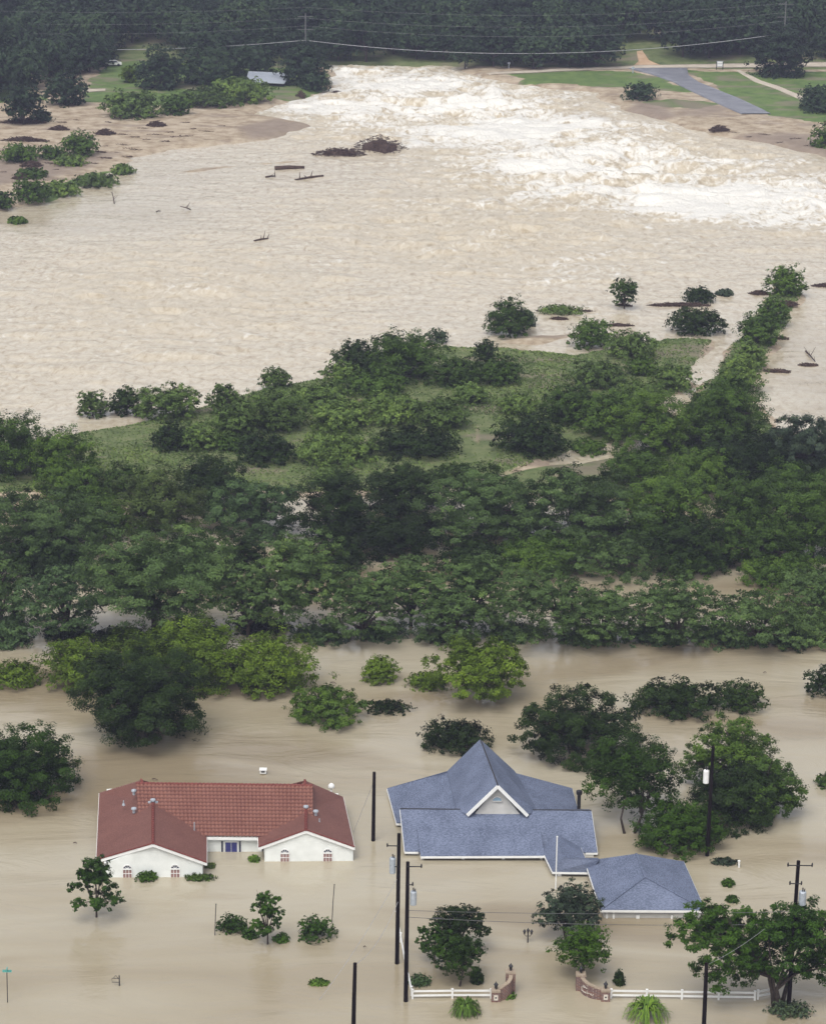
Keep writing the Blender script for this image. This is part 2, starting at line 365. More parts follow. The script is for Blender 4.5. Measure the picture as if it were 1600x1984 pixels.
def build_ground():
    xs = np.concatenate([np.linspace(-330, -150, 30)[:-1], np.arange(-150, 150, 1.25), np.linspace(150, 330, 30)])
    ys = np.concatenate([np.linspace(60, 330, 40)[:-1], np.arange(330, 730, 1.4), np.linspace(730, 1080, 60)])
    X, Y = np.meshgrid(xs, ys); Z = terr(X, Y); nx, ny = len(xs), len(ys)
    gr = np.zeros(X.shape)
    wob = 7*(fbm(X*.15, Y*.15, 4, 88)-.5)
    for q in GRASS: gr = np.maximum(gr, sstep(-1.5, 1.5, sdist(q, X, Y)+wob))
    wl = np.zeros(X.shape)
    for q in WILD: wl = np.maximum(wl, sstep(-1, 2.5, sdist(q, X, Y)))
    wl = np.maximum(wl, sstep(708, 716, Y)); gr = np.maximum(gr, wl)
    for q in SANDY: gr = gr*(1-.62*sstep(-2, 3, sdist(q, X, Y)))
    wt = np.zeros(X.shape)
    for q in WETS: wt = np.maximum(wt, sstep(-2, 2.5, sdist(q, X, Y)+wob))
    wt = np.maximum(wt*.75, .6*sstep(.62, .7, fbm(X*.09, Y*.3, 4, 71)+0*wt))
    idx = np.arange(nx*ny).reshape(ny, nx)
    F = np.stack([idx[:-1,:-1], idx[:-1,1:], idx[1:,1:], idx[1:,:-1]], -1).reshape(-1, 4)
    me = npmesh('ground', np.stack([X, Y, Z], -1).reshape(-1, 3), F, True, [('grass','POINT',gr.ravel()), ('wild','POINT',wl.ravel()), ('wet','POINT',wt.ravel())])
    o = mk('ground', me, M['ground']); tag(o, kind='structure')
build_ground()

# ------------------------------------------------------------------ water: one sheet, calm round the houses, wild in the river
def blob(X, Y, px, py, rx, ry, rot=0):
    c = P(px, py); q = P(px+rx, py); v = P(px, py-ry); a = (q-c).length; b = abs(v.y-c.y)
    dx, dy = X-c.x, Y-c.y; cr, sr = math.cos(rot), math.sin(rot)
    u = (dx*cr+dy*sr)/a; w_ = (-dx*sr+dy*cr)/b
    return np.exp(-(u*u+w_*w_))
def build_water():
    xs = np.concatenate([np.linspace(-325, -135, 40)[:-1], np.arange(-135, 135, .62), np.linspace(135, 325, 40)])
    ys = np.concatenate([np.linspace(65, 370, 300)[:-1], np.arange(370, 722, .66)])
    X, Y = np.meshgrid(xs, ys); nx, ny = len(xs), len(ys)
    riv = sstep(345, 372, Y+.16*X)                                # the open river begins beyond the trees
    t = .10*riv
    t = np.maximum(t, .95*blob(X, Y, 850, 200, 420, 90)); t = np.maximum(t, 1.0*blob(X, Y, 1180, 320, 420, 110))
    t = np.maximum(t, .8*blob(X, Y, 1560, 380, 300, 90)); t = np.maximum(t, .62*blob(X, Y, 950, 440, 500, 120))
    t = np.maximum(t, .5*blob(X, Y, 350, 560, 480, 150)); t = np.maximum(t, .35*blob(X, Y, 0, 730, 300, 80)); t = np.maximum(t, .85*blob(X, Y, 700, 140, 130, 30))
    # quieter pools behind the hedge row and along the left bank
    q = 1-.85*sstep(.3, .9, blob(X, Y, 1600, 740, 150, 130)); t *= q
    t *= 1-.75*sstep(.35, .9, blob(X, Y, 200, 420, 330, 60))
    t *= riv
    wx, wy = X+6*(fbm(X*.05, Y*.05, 3, 2)-.5), Y+6*(fbm(X*.05, Y*.05, 3, 9)-.5)
    big = ridged(wx*.045, wy*.075, 3, 3); med = ridged(wx*.15, wy*.19, 4, 21); fine = fbm(wx*.7, wy*.55, 3, 40)
    Z = t*t*(3.4*(big-.6)+1.5*(med-.6))+t*(1.0*(med-.62)+.42*(fine-.5))+.02*riv*(fine-.5)
    Z += .012*(fbm(X*.4, Y*.6, 3, 77)-.5)*(1-riv)
    # lumps: standing waves that break
    lump = np.clip(vnoise(wx*.15, wy*.14, 91)-.62, 0, 1)*2.6; Z += t*lump*1.25
    Z *= 1-.92*sstep(-1.3, -.05, terr(X, Y))
    white = np.maximum.reduce([blob(X, Y, 760, 185, 330, 55), .95*blob(X, Y, 1000, 245, 300, 42), 1.0*blob(X, Y, 1150, 330, 310, 50),
        .95*blob(X, Y, 1450, 390, 330, 48), .35*blob(X, Y, 860, 330, 230, 36), .9*blob(X, Y, 680, 145, 100, 22), .15*blob(X, Y, 1020, 520, 260, 60)])
    st = fbm(wx*.04, wy*.06, 5, 31)
    foam = .50*white+1.0*(st-.5)*(.2+white)+.5*white*(ridged(wx*.03, wy*.14, 4, 131)-.62)+.55*t*(med-.6)+.45*t*(fine-.5)+.5*t*np.clip(lump-.3, 0, 1)
    foam = np.clip(foam, -.3, 1)*riv-.6*(1-riv)
    # faint foam lines on the quieter river
    fu, fv = wx*.64+wy*.77, -wx*.77+wy*.64
    strk = ridged(fu*.03, fv*.15, 4, 61)
    foam = np.where(riv > .5, foam-.16*(1-np.clip(white*1.5, 0, 1))+.5*(strk-.62)*(.35+.65*np.clip(t*2, 0, 1)), foam)
    tur = np.clip(t+.12*riv, 0, 1)
    idx = np.arange(nx*ny).reshape(ny, nx)
    F = np.stack([idx[:-1,:-1], idx[:-1,1:], idx[1:,1:], idx[1:,:-1]], -1).reshape(-1, 4)
    me = npmesh('flood_water', np.stack([X, Y, Z], -1).reshape(-1, 3), F, True, [('foam','POINT',foam.ravel()), ('turb','POINT',tur.ravel())])
    o = mk('flood_water', me, M['water']); tag(o, kind='structure')
build_water()

def strip(name, left, right, mat, lift=.16):
    """a road draped over the ground between two pixel edge lines"""
    V = []; F = []; n = len(left); k = 5; sub = 6
    rows = []
    for i in range(n-1):
        for s in range(sub if i < n-2 else sub+1):
            t = s/sub
            l = Vector(P(*left[i])).lerp(P(*left[i+1]), t); r = Vector(P(*right[i])).lerp(P(*right[i+1]), t); rows.append((l, r))
    for l, r in rows:
        for j in range(k+1):
            p = l.lerp(r, j/k); V.append((p.x, p.y, 0))
    V = np.array(V); V[:, 2] = terr(V[:, 0], V[:, 1])+lift
    for i in range(len(rows)-1):
        for j in range(k): a = i*(k+1)+j; F.append((a, a+1, a+k+2, a+k+1))
    # skirts
    nb = len(V); V = np.vstack([V, V-np.array([0, 0, .4])])
    for i in range(len(rows)-1):
        for j in (0, k):
            a = i*(k+1)+j; b_ = a+k+1; F.append((a, b_, b_+nb, a+nb))
    o = mk(name, npmesh(name, V, np.array(F), True), mat); tag(o, kind='structure'); return o
strip('road', [(1216,139),(1262,150),(1305,166),(1345,186),(1400,212),(1436,228)], [(1330,139),(1333,153),(1352,166),(1392,182),(1445,204),(1492,227)], M['asphalt'], .22)
strip('riverside_road', [(925,147),(1100,138),(1240,133),(1400,132),(1700,131)], [(925,151),(1100,144),(1240,139),(1400,138),(1700,137)], M['gravel'], .16)
strip('footpath', [(1424,143),(1462,165),(1500,178),(1560,205)], [(1432,143),(1474,163),(1512,176),(1572,203)], M['gravel'], .16)
def hilltrack():
    o = strip('dirt_track', [(1226,134),(1236,128),(1232,116)], [(1282,134),(1256,127),(1243,115)], M['dirt_shade'], .14); return o
hilltrack()
strip('sand_lane', [(170,180),(205,179)], [(170,186),(205,183)], M['gravel'], .12)
HAZE_D = 0.00021
# ------------------------------------------------------------------ red roofed house
def wallpoly(mb, base, tops, z0=-1.5, thick=.2, inward=None):
    """vertical wall above a base line a-b with its top given as (t, z) pairs, given real thickness"""
    a, b = Vector(base[0]), Vector(base[1]); d = b-a; n = Vector((-d.y, d.x, 0)).normalized()*thick
    front = [Vector((a.x, a.y, z0)), Vector((b.x, b.y, z0))]+[Vector((a.x+d.x*t, a.y+d.y*t, z)) for t, z in tops]
    mb.slab(front, n)
def fascia(mb, pts, h=.22, w=.07, drop=.06):
    for a, b in zip(pts, pts[1:]):
        a = Vector(a)-Vector((0,0,drop)); b = Vector(b)-Vector((0,0,drop)); mb.beam(a, b, w, h)
def arched_window(parent, cx, wall_a, wall_b, wdt=.82, zband=.82):
    a, b = Vector(wall_a), Vector(wall_b); u = (b-a).normalized(); n = Vector((u.y, -u.x, 0))
    o0 = a+u*cx
    def q(s, z, off): return Vector((o0.x, o0.y, 0))+u*s+n*off+Vector((0,0,z))
    fr = MB(); r = wdt/2
    # frame: surround ring, band and sides
    for k in range(10):
        t0, t1 = math.pi*k/10, math.pi*(k+1)/10
        fr.beam(q(r*math.cos(t0), zband+r*math.sin(t0), .05), q(r*math.cos(t1), zband+r*math.sin(t1), .05), .07, .07)
    fr.beam(q(-r, zband, .05), q(r, zband, .05), .09, .12)
    for s in (-r, r): fr.beam(q(s, -.6, .05), q(s, zband, .05), .06, .05)
    for s in (-r/3, r/3): fr.beam(q(s, -.6, .045), q(s, zband-.05, .045), .045, .045)
    fr.beam(q(-r, .38, .045), q(r, .38, .045), .045, .045)
    for t in (.28, .5, .72): fr.beam(q(0, zband, .045), q(r*math.cos(math.pi*t), zband+r*math.sin(math.pi*t), .045), .035, .035)
    f = fr.build('window', M['white'], parent)
    g = MB(); arc = [q(r*math.cos(math.pi*k/12), zband+r*math.sin(math.pi*k/12), .03) for k in range(13)]
    g.slab(arc, -n*.03); g.build('arched_pane', M['glass'], f)
    g = MB(); g.slab([q(-r, -.6, .03), q(r, -.6, .03), q(r, zband, .03), q(-r, zband, .03)], -n*.03); g.build('lower_pane', M['pane'], f)

def ribbed_roof(p00, p01, p11, p10, du=.36, dv=.44, amp=.12):
    """barrel tiles: p00-p01 along the ridge, p10-p11 along the eave"""
    W = (p01-p00).length; H = (p10-p00).length; nu = int(W/du)*6; nv = int(H/dv)*4
    nrm = (p10-p00).cross(p01-p00).normalized()
    if nrm.z < 0: nrm = -nrm
    U, V_ = np.meshgrid(np.linspace(0, 1, nu+1), np.linspace(0, 1, nv+1))
    A = np.array(p00)[None, None]*(1-U[..., None])*(1-V_[..., None])+np.array(p01)[None, None]*U[..., None]*(1-V_[..., None])
    A = A+np.array(p10)[None, None]*(1-U[..., None])*V_[..., None]+np.array(p11)[None, None]*U[..., None]*V_[..., None]
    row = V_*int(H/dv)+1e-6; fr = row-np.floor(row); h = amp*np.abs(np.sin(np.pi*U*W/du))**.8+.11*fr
    dirt_shade = np.clip(1-1.5*np.abs(np.sin(np.pi*U*W/du)), 0, 1)*.4+.85*(fr < .12)  # shade painted into the tile valleys and at each row step
    A = A+np.array(nrm)[None, None]*h[..., None]
    idx = np.arange((nu+1)*(nv+1)).reshape(nv+1, nu+1)
    F = np.stack([idx[:-1,:-1], idx[1:,:-1], idx[1:,1:], idx[:-1,1:]], -1).reshape(-1, 4)
    return npmesh('tile_slope', A.reshape(-1, 3), F, False, [('dirt_shade', 'POINT', np.clip(dirt_shade, 0, .9).ravel())])

def red_house():
    t = thing('house', (0,0,0), 'white walled house with red tile roof flooded to its windows', 'house')
    A, B, Cc = P(187,1666,1.5), P(193,1536,1.5), P(274,1511,3.95)
    E, F_, G_, Hh = P(297,1556,3.35), P(297,1634,3.45), P(401,1671,1.5), P(401,1621,1.65)
    A2, B2, C2 = P(687,1641,1.5), P(665,1544,1.5), P(591,1512,3.95)
    E2, F2, G2, H2 = P(593,1569,3.0), P(593,1608,3.15), P(501,1641,1.5), P(500,1622,1.65)
    D0, D1 = P(264,1519,4.25), P(606,1523,4.25)
    ev = (H2-Hh).normalized()
    el, er = Hh-ev*6.1, H2+ev*5.0
    r = MB(); dn = (0,0,-.12)
    hx = Hh+(Hh-G_)*.55; hx2 = H2+(H2-G2)*.9
    for poly in ([A, F_, E], [A, E, B], [B, E, Cc], [F_, G_, hx, E], [E, hx, Cc],
                 [F2, A2, B2], [F2, B2, E2], [E2, B2, C2], [G2, F2, E2, hx2], [hx2, E2, C2],
                 [B, Cc, Cc+Vector((2.2,1.6,-1.3)), B+Vector((3.5,1.5,0))], [C2, B2, B2+Vector((-3,1.5,0)), C2+Vector((-2.2,1.6,-1.3))]):
        r.slab(poly, dn)
    ro = r.build('roof', M['redroof'], t)
    b0 = D0+Vector((0,5.3,-2.4)); b1 = D1+Vector((0,5.3,-2.4))
    bb = MB(); bb.slab([D0, D1, b1, b0], dn); bb.build('rear_slope', M['redroof'], t)
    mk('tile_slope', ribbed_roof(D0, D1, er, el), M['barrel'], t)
    rc = MB()
    n = 46
    for k in range(n): 
        a = D0.lerp(D1, k/n); b = D0.lerp(D1, (k+.96)/n); rc.tube([a+Vector((0,0,.05)), b+Vector((0,0,.09))], [.12,.15], 8)
    rc.build('ridge_tiles', M['ridge'], t)
    for a, b in ((F_, E), (F2, E2)):
        rc = MB(); L = int((b-a).length/.4)
        for k in range(L): rc.tube([a.lerp(b, k/L)+Vector((0,0,.07)), a.lerp(b, (k+.97)/L)+Vector((0,0,.03))], [.15,.12], 8)
        rc.build('ridge_tiles', M['ridge'], t)
    for a, b in ((Cc, E), (C2, E2)):
        rc = MB(); rc.tube([a+Vector((0,0,.04)), a.lerp(b,.3)+Vector((0,0,.04))], .12, 8); rc.build('ridge_tiles', M['ridge'], t)
    fa = MB(); o = Vector((0,0,-.12))
    for pts in ([G_+o, F_+o, A+o, B+o], [G2+o, F2+o, A2+o, B2+o], [hx+o, G_+o], [G2+o, hx2+o], [Hh+o, H2+o], [B+o, Cc+o]): fa = MB(); fascia(fa, pts, .26, .09); fa.build('fascia', M['white'], t)
    for pts in ([G_, F_, A], [G2, F2, A2]):
        ca = MB()
        for a, b in zip(pts, pts[1:]): ca.beam(Vector(a)+Vector((0,-.03,.04)), Vector(b)+Vector((0,-.03,.04)), .12, .1)
        ca.build('verge_tiles', M['ridge'], t)
    wl = MB()
    a, b = P(207,1700), P(393,1699); wallpoly(wl, (a, b), [(1, 1.42), (.5, 3.2), (0, 1.42)])
    a2, b2 = P(513,1669), P(684,1668); wallpoly(wl, (a2, b2), [(1, 1.42), (.48, 2.9), (0, 1.42)])
    a3, b3 = P(396,1650), P(508,1650); wallpoly(wl, (a3, b3), [(1, 1.6), (0, 1.6)])
    for p, q, z in ((b, P(395,1640), 1.4), (P(510,1640), a2, 1.4), (a, P(212,1555), 1.4), (b2, P(655,1565), 1.4)):
        dd = (q-p); nn = Vector((-dd.y, dd.x, 0)).normalized()*.2
        wl.slab([Vector((p.x,p.y,-1.5)), Vector((q.x,q.y,-1.5)), Vector((q.x,q.y,z)), Vector((p.x,p.y,z))], nn)
    pb, qb = P(212,1556), P(655,1565); wallpoly(wl, (pb, qb), [(1,1.4),(0,1.4)])
    wl.build('wall', M['wall'], t)
    u = (b-a).length/186; arched_window(t, 40.5*u, a, b); arched_window(t, 133*u, a, b)
    u = (b2-a2).length/171; arched_window(t, 39*u, a2, b2); arched_window(t, 122*u, a2, b2)
    # recessed entrance: blue double door, dark side windows
    def onwall(px, z, off=.06):
        p = P(px, 1650); return Vector((p.x, p.y-off, z))
    d = MB(); d.slab([onwall(437,-.6), onwall(460,-.6), onwall(460,1.0), onwall(437,1.0)], (0,.05,0)); do = d.build('door', M['bluedoor'], t)
    fr = MB()
    for x in (436.5, 448.5, 460.5): fr.beam(onwall(x,-.6,.09), onwall(x,1.0,.09), .06 if x != 448.5 else .03, .06)
    fr.beam(onwall(436,1.03,.09), onwall(461,1.03,.09), .08, .09); fr.build('door_frame', M['white'], do)
    for x in (431, 465.5):
        s = MB(); s.slab([onwall(x-2,-.6), onwall(x+2,-.6), onwall(x+2,1.05), onwall(x-2,1.05)], (0,.05,0)); so_ = s.build('side_window', M['glass'], t)
        f2 = MB(); f2.beam(onwall(x-2.6,-.6,.09), onwall(x-2.6,1.1,.09), .05, .05); f2.beam(onwall(x+2.6,-.6,.09), onwall(x+2.6,1.1,.09), .05, .05); f2.build('window_frame', M['white'], so_)
    # roof vents: metal caps on the ridges and slopes, one stack pipe
    for p in (E+Vector((0,0,.1)), E2+Vector((0,0,.1)), P(260,1536,3.6), P(260,1571,3.0), P(612,1576,2.9)):
        v = MB(); v.tube([p-Vector((0,0,.2)), p+Vector((0,0,.2))], .13, 8); v.tube([p+Vector((0,0,.18)), p+Vector((0,0,.3)), p+Vector((0,0,.36))], [.26,.24,.08], 10)
        if p.z > 3.05 and abs(p.x-E.x) < .1 or abs(p.x-E2.x) < .1: v.box(p+Vector((.33,.05,-.02)), (.26,.2,.16)); v.box(p+Vector((-.33,.05,-.04)), (.26,.2,.16))
        v.build('roof_vent', M['metal'], t)
    for px, py, z, h in ((377,1607,1.9,1.0), (240,1552,3.0,.35), (619,1588,2.5,.4)):
        p = P(px, py+6, z); v = MB(); v.tube([p-Vector((0,0,.2)), p+Vector((0,0,h))], .055, 8); v.tube([p-Vector((0,0,.1)), p+Vector((0,0,.12))], [.16,.07], 8); v.build('vent_pipe', M['metal'], t)
red_house()

# ------------------------------------------------------------------ blue roofed house and its garage
def blue_house():
    t = thing('house', (0,0,0), 'house with steep blue grey shingle roof and white gable, flooded to the eaves', 'house')
    dn = (0,0,-.12)
    # front slope
    a, b = P(775,1567,2.65), P(1145,1570,2.65); c, d = P(1157,1651,.5), P(784,1649,.5)
    r = MB(); r.slab([a, d, c, b], dn)
    bk = Vector((0,3.0,-1.2)); r.slab([b, b+bk, a+bk, a], dn)
    e1, e2, e3, e4 = P(808,1604,1.85), P(811,1653,.62), P(1055,1657,.62), P(1046,1606,1.85)
    e2 = P(815,1658,.52); r.slab([e1, e2, e3, e4], (0,0,-.22))
    r.build('front_roof', M['shingle'], t)
    # rear low slopes either side and the tall steep gable between them
    ap, gp = P(930,1432,5.5), P(964,1521,5.5)
    l_b, l_f = P(866,1494,2.35), P(905,1577,2.6); r_b, r_f = P(997,1494,2.35), P(1022,1578,2.6)
    lm_, rm_ = P(884,1569,2.5), P(1040,1569,2.5)
    k = MB(); k.slab([ap, l_b, lm_, gp], dn); k.slab([gp, lm_, l_f], dn); k.slab([gp, rm_, r_b, ap], dn); k.slab([gp, r_f, rm_], dn); k.build('steep_roof', M['shingle'], t)
    s = MB()
    LB, LF = P(750,1527,.55), P(768,1594,.5); RB, RF = P(1108,1527,.65), P(1119,1568,.55)
    u5 = Vector((.5,0,-.03)); s.slab([LB, LF, lm_+u5, l_b+u5], dn); u5 = Vector((-.5,0,-.03)); s.slab([RB, r_b+u5, rm_+u5, RF], dn)
    s.slab([LB, l_b, l_b+Vector((2.5,.4,-.6)), LB+Vector((3,1.2,-.1))], dn)
    s.build('side_roof', M['shingle'], t)
    rd = MB(); rd.tube([ap+Vector((0,0,.02)), gp+Vector((0,0,.02))], .06, 6); rd.tube([a, b], .06, 6); rd.build('ridge_cap', M['under'], t)
    # gable front
    g = MB(); pk = gp+Vector((0,.45,-.35)); gl = l_f+Vector((.75,.45,-.1)); gr_ = r_f+Vector((-.75,.45,-.1))
    g.slab([gl+Vector((0,0,-1)), gr_+Vector((0,0,-1)), gr_, pk, gl], (0,.15,0))
    go = g.build('gable', M['cream'], t); g = MB(); g.slab([l_b+Vector((.4,-.3,-.3)), r_b+Vector((-.4,-.3,-.3)), ap+Vector((0,-.3,-.4))], (0,-.12,0))
    g.build('rear_gable', M['cream'], t)
    gw = MB(); c0 = (gl+gr_)/2; c0 = Vector((pk.x-.02, min(gl.y, pk.y)-.06, 3.75)); rr = .46
    gw.slab([c0+Vector((rr*math.cos(math.pi*i/12), 0, rr*math.sin(math.pi*i/12))) for i in range(13)], (0,.08,0)); w0 = gw.build('attic_window', M['lightglass'], t)
    gf = MB()
    for i in range(12):
        t0, t1 = math.pi*i/12, math.pi*(i+1)/12
        gf.beam(c0+Vector((rr*math.cos(t0),-.03,rr*math.sin(t0))), c0+Vector((rr*math.cos(t1),-.03,rr*math.sin(t1))), .07, .07)
    gf.beam(c0+Vector((-rr,-.03,0)), c0+Vector((rr,-.03,0)), .07, .07); gf.build('window_frame', M['cream'], w0)
    o = Vector((0,0,-.1)); f = Vector((0,-.1,0))
    for pts, h, w_, dr in (([l_f+o+f, gp+o+f, r_f+o+f], .3, .1, 0), ([LB+o, LF+o, LF+o+Vector((.5,0,0))], .2, .08, .06), ([a+o, d+o, d.lerp(c,.07)+o], .18, .08, .06),
        ([b+o, c+o, c.lerp(d,.06)+o], .18, .08, .06), ([RB+o, RF+o], .16, .08, .06), ([e2+o, e3+o], .2, .1, .06)):
        fa = MB(); fascia(fa, pts, h, w_, dr); fa.build('fascia', M['white'], t)
    # walls and porch columns below the eaves
    wl = MB()
    for p, q in ((P(790,1660), P(826,1661)), (P(1128,1665), P(1150,1665))): wallpoly(wl, (p+Vector((0,.5,0)), q+Vector((0,.5,0))), [(1,.5),(0,.5)])
    x0, x1 = P(800,1640), P(1146,1640); wallpoly(wl, (x0, x1), [(1,1.0),(0,1.0)])
    y0, y1 = P(778,1604), P(766,1535); q = P(768,1600); wl.slab([Vector((q.x+.4,q.y,-1)), Vector((q.x+.4,q.y,.45)), Vector((y1.x+.6,y1.y,.45)), Vector((y1.x+.6,y1.y,-1))], (.2,0,0))
    wl.build('wall', M['cream'], t)
    for px in (818, 897, 975, 1048):
        p = P(px, 1667)+Vector((0,.35,0)); cb = MB(); cb.box((p.x, p.y, -.4), (.28,.28,1.6)); cb.box((p.x, p.y, .28), (.4,.4,.12)); cb.build('porch_column', M['white'], t)
    # breezeway to the garage
    bw = MB(); z1 = .55
    A, Bt, Cm, Dm = P(1048,1642,z1+.2), P(1076,1615,1.95), P(1091,1662,1.75), P(1070,1688,z1)
    E_, F_, G_ = P(1124,1641,z1+.3), P(1134,1664,z1+.3), P(1142,1689,z1+.0)
    H_ = P(1160,1664,1.85)
    bw.slab([A, Dm, Cm, Bt], dn); bw.slab([Bt, Cm, F_, E_], dn); bw.slab([Cm, Dm, G_, H_], dn); bw.slab([Cm, H_, H_+Vector((0,2,-.8)), F_], dn)
    bw.build('breezeway_roof', M['shingle'], t)
    for pts in ([A+o, Dm+o, G_+o], [E_+o, F_+o]): bf = MB(); fascia(bf, pts, .19, .09); bf.build('breezeway_fascia', M['white'], t)
    for px, py in ((1083,1700), (1132,1697)):
        p = P(px, py-4); cb = MB(); cb.box((p.x, p.y, -.3), (.32,.32,1.5)); cb.build('breezeway_post', M['white'], t)
    # chimney flue
    p = P(1122,1569,0.9)+Vector((0,1.0,0)); ch = MB(); ch.tube([p-Vector((0,0,.6)), p+Vector((0,0,1.15))], .17, 10); ch.tube([p+Vector((0,0,1.1)), p+Vector((0,0,1.2)), p+Vector((0,0,1.5)), p+Vector((0,0,1.55))], [.22,.29,.29,.2], 10)
    ch.build('chimney_flue', M['darkmetal'], t)
    g = thing('garage', P(1255,1720), 'detached garage with blue grey hipped roof joined to the house by a breezeway', 'garage')
    def L(v): return v-g.location
    ze = .95; bl, br, fl, fr_ = P(1133,1668,ze), P(1324,1669,ze), P(1164,1762,ze), P(1366,1763,ze)
    rb, rf = P(1232,1654,2.6), P(1249,1699,2.6)
    r = MB(); r.slab([L(bl), L(fl), L(rf), L(rb)], dn); r.slab([L(rb), L(rf), L(fr_), L(br)], dn); r.slab([L(rf), L(fl), L(fr_)], dn); r.slab([L(rb), L(br), L(bl)], dn)
    r.build('roof', M['shingle'], g)
    rc = MB()
    for p, q in ((rb, rf), (rf, fl), (rf, fr_)): rc.beam(L(p)+Vector((0,0,.03)), L(q)+Vector((0,0,.03)), .2, .06)
    rc.build('ridge_cap', M['shingle'], g)
    fa = MB(); fascia(fa, [L(br)+o, L(fr_)+o, L(fl)+o, L(bl)+o, L(br)+o], .2, .09); fa.build('fascia', M['white'], g)
    w_ = MB(); ins = lambda v, q: Vector((v.x+(q.x-v.x)*.07, v.y+(q.y-v.y)*.07, 0)); cen = (bl+br+fl+fr_)/4
    cs = [ins(v, cen)-g.location for v in (fl, fr_, br, bl)]
    for p, q in zip(cs, cs[1:]+cs[:1]): wallpoly(w_, (p, q), [(1,.9),(0,.9)])
    w_.build('wall', M['cream'], g)
    for tt in (.03, .1, .35, .7):
        p = cs[0].lerp(cs[1], tt); l = MB(); l.box((p.x, p.y-.1, .15 if tt in (.35,.7) else .0), (.18 if tt != .35 else .3,.12,.3 if tt in (.35,.7) else 1.7)); l.build('lamp' if tt in (.35,.7) else 'downpipe', M['white'], g)
blue_house()

# ------------------------------------------------------------------ utility poles, wires, posts
def ins_bits(mb, p, n=2, d=.5):
    for k in range(n): mb.tube([p+Vector((0,0,0)), p+Vector((0,0,.12)), p+Vector((0,0,.22))], [.05,.07,.03], 6)
def pole(base, top, label, arm=None, tr=None, r=.17, group='utility poles standing in the flood'):
    """base/top pixels; arm=(dx_left,dx_right,frac); tr=(side, frac0) transformer"""
    b = P(*base); dist = b.y; tp = PD(top[0], top[1], dist); h = tp.z
    t = thing('utility_pole', b, label, 'utility pole', group)
    lean = Vector((tp.x-b.x, 0, 0))
    m_ = MB(); m_.tube([(0,0,-1.5), lean*.5+Vector((0,0,h*.5)), lean+Vector((0,0,h))], [r*1.1, r, r*.85], 10); m_.build('pole', M['polewood'], t)
    s = proj(b)[2]
    if arm:
        for (xl, xr, dy) in arm:
            z = h-dy/s/.92; c = lean*(z/h)+Vector((0,-r,z)); a = MB(); a.beam(c+Vector((xl/s,0,0)), c+Vector((xr/s,0,0)), .06, .07)
            for x in (xl, xr):
                if abs(x) > 5: a.tube([c+Vector((x/s,0,-.1)), c+Vector((x/s,0,.12)), c+Vector((x/s,0,.25))], [.05,.07,.03], 6)
            a.build('crossarm', M['darkmetal'], t)
    if tr:
        side, dy0, dy1, rad, colr = tr; z1 = h-dy0/s/.92; z0 = h-dy1/s/.92; x = side*(r+rad+.05)
        c = lean*(z0/h)+Vector((x,0,0)); a = MB()
        a.tube([c+Vector((0,0,z0)), c+Vector((0,0,z0+.04)), c+Vector((0,0,z1-.08)), c+Vector((0,0,z1))], [rad*.9, rad, rad, rad*.8], 12); ao = a.build('transformer', M[colr], t)
        bb = MB(); bb.tube([c+Vector((0,0,z1)), c+Vector((0,0,z1+.3))], .05, 6); bb.tube([c+Vector((.12,-.05,z1)), c+Vector((.15,-.05,z1+.24))], .04, 6); bb.build('bushing', M['darkmetal'], ao)
    return t, b, tp
p1 = pole((723,1629), (725,1496), 'shorter black pole between the red roofed and blue roofed houses')
p2 = pole((769,1867), (773,1615), 'tall black pole with grey transformer on its left, before the blue roofed house', [(-22,0,22),(-14,0,62)], (-1,46,76,.27,'metal'))
p3 = pole((786,1940), (790,1670), 'tall black pole beside the corner of the white fence, transformer on its right', [(0,26,7),(0,10,42)], (1,56,82,.27,'metal'))
p4 = pole((684,2010), (688,1866), 'black pole at the bottom edge, left of the white fence')
p5 = pole((1526,1958), (1546,1668), 'leaning black pole rising through the big multi trunk tree', [(-20,26,7),(-14,8,42)], (1,58,84,.3,'metal'))
p6 = pole((1362,2010), (1368,1866), 'black pole in front of the right white fence')
p7 = pole((1369,1658), (1381,1446), 'black pole with white transformer among the trees behind the garage', None, (-1,45,70,.27,'white'))
def wire(name, a, b, sag, r, mat, label, cat='wire', group=None, n=14):
    a = Vector(a); b = Vector(b); mid = a.copy()
    m_ = MB(); m_.tube([a.lerp(b, k/n)-Vector((0,0,4*sag*(k/n)*(1-k/n)))-mid for k in range(n+1)], r, 4, False)
    o = m_.build(name, mat, None); o.location = mid; return tag(o, label, cat, group)
wire('service_wire', PD(790,1764,p3[1].y), PD(1536,1766,p5[1].y), .25, .022, M['blackwire'], 'upper thin wire strung across the blue house yard, from fence pole to leaning pole')
wire('service_wire', PD(790,1777,p3[1].y), PD(1534,1790,p5[1].y), .35, .026, M['blackwire'], 'lower thin wire strung across the blue house yard, with a dark splice')
wire('guy_wire', PD(725,1512,p1[1].y), P(685,1612), 0, .016, M['wire'], 'guy wire slanting down left from the pole between the houses')
wire('service_wire', PD(689,1868,p4[1].y), PD(772,1745,p2[1].y), .9, .018, M['wire'], 'sagging wire between bottom edge pole and the transformer pole')
wire('guy_wire', P(618,1938), PD(771,1700,p2[1].y), .5, .016, M['wire'], 'guy wire slanting from the water up to the left transformer pole')
wire('service_wire', PD(1368,1870,p6[1].y), PD(1480,1800,p5[1].y-2), .2, .011, M['wire'], 'wire from the fence pole into the big multi trunk tree')
wire('service_wire', PD(1546,1762,p5[1].y), PD(1720,1765,p5[1].y+8), .2, .02, M['blackwire'], 'thin wire leaving the leaning pole toward the right edge')
sp = PD(848,1779,p3[1].y+.3); mm = MB(); mm.tube([(-.35,0,0),(.35,0,-.01)], .07, 6)
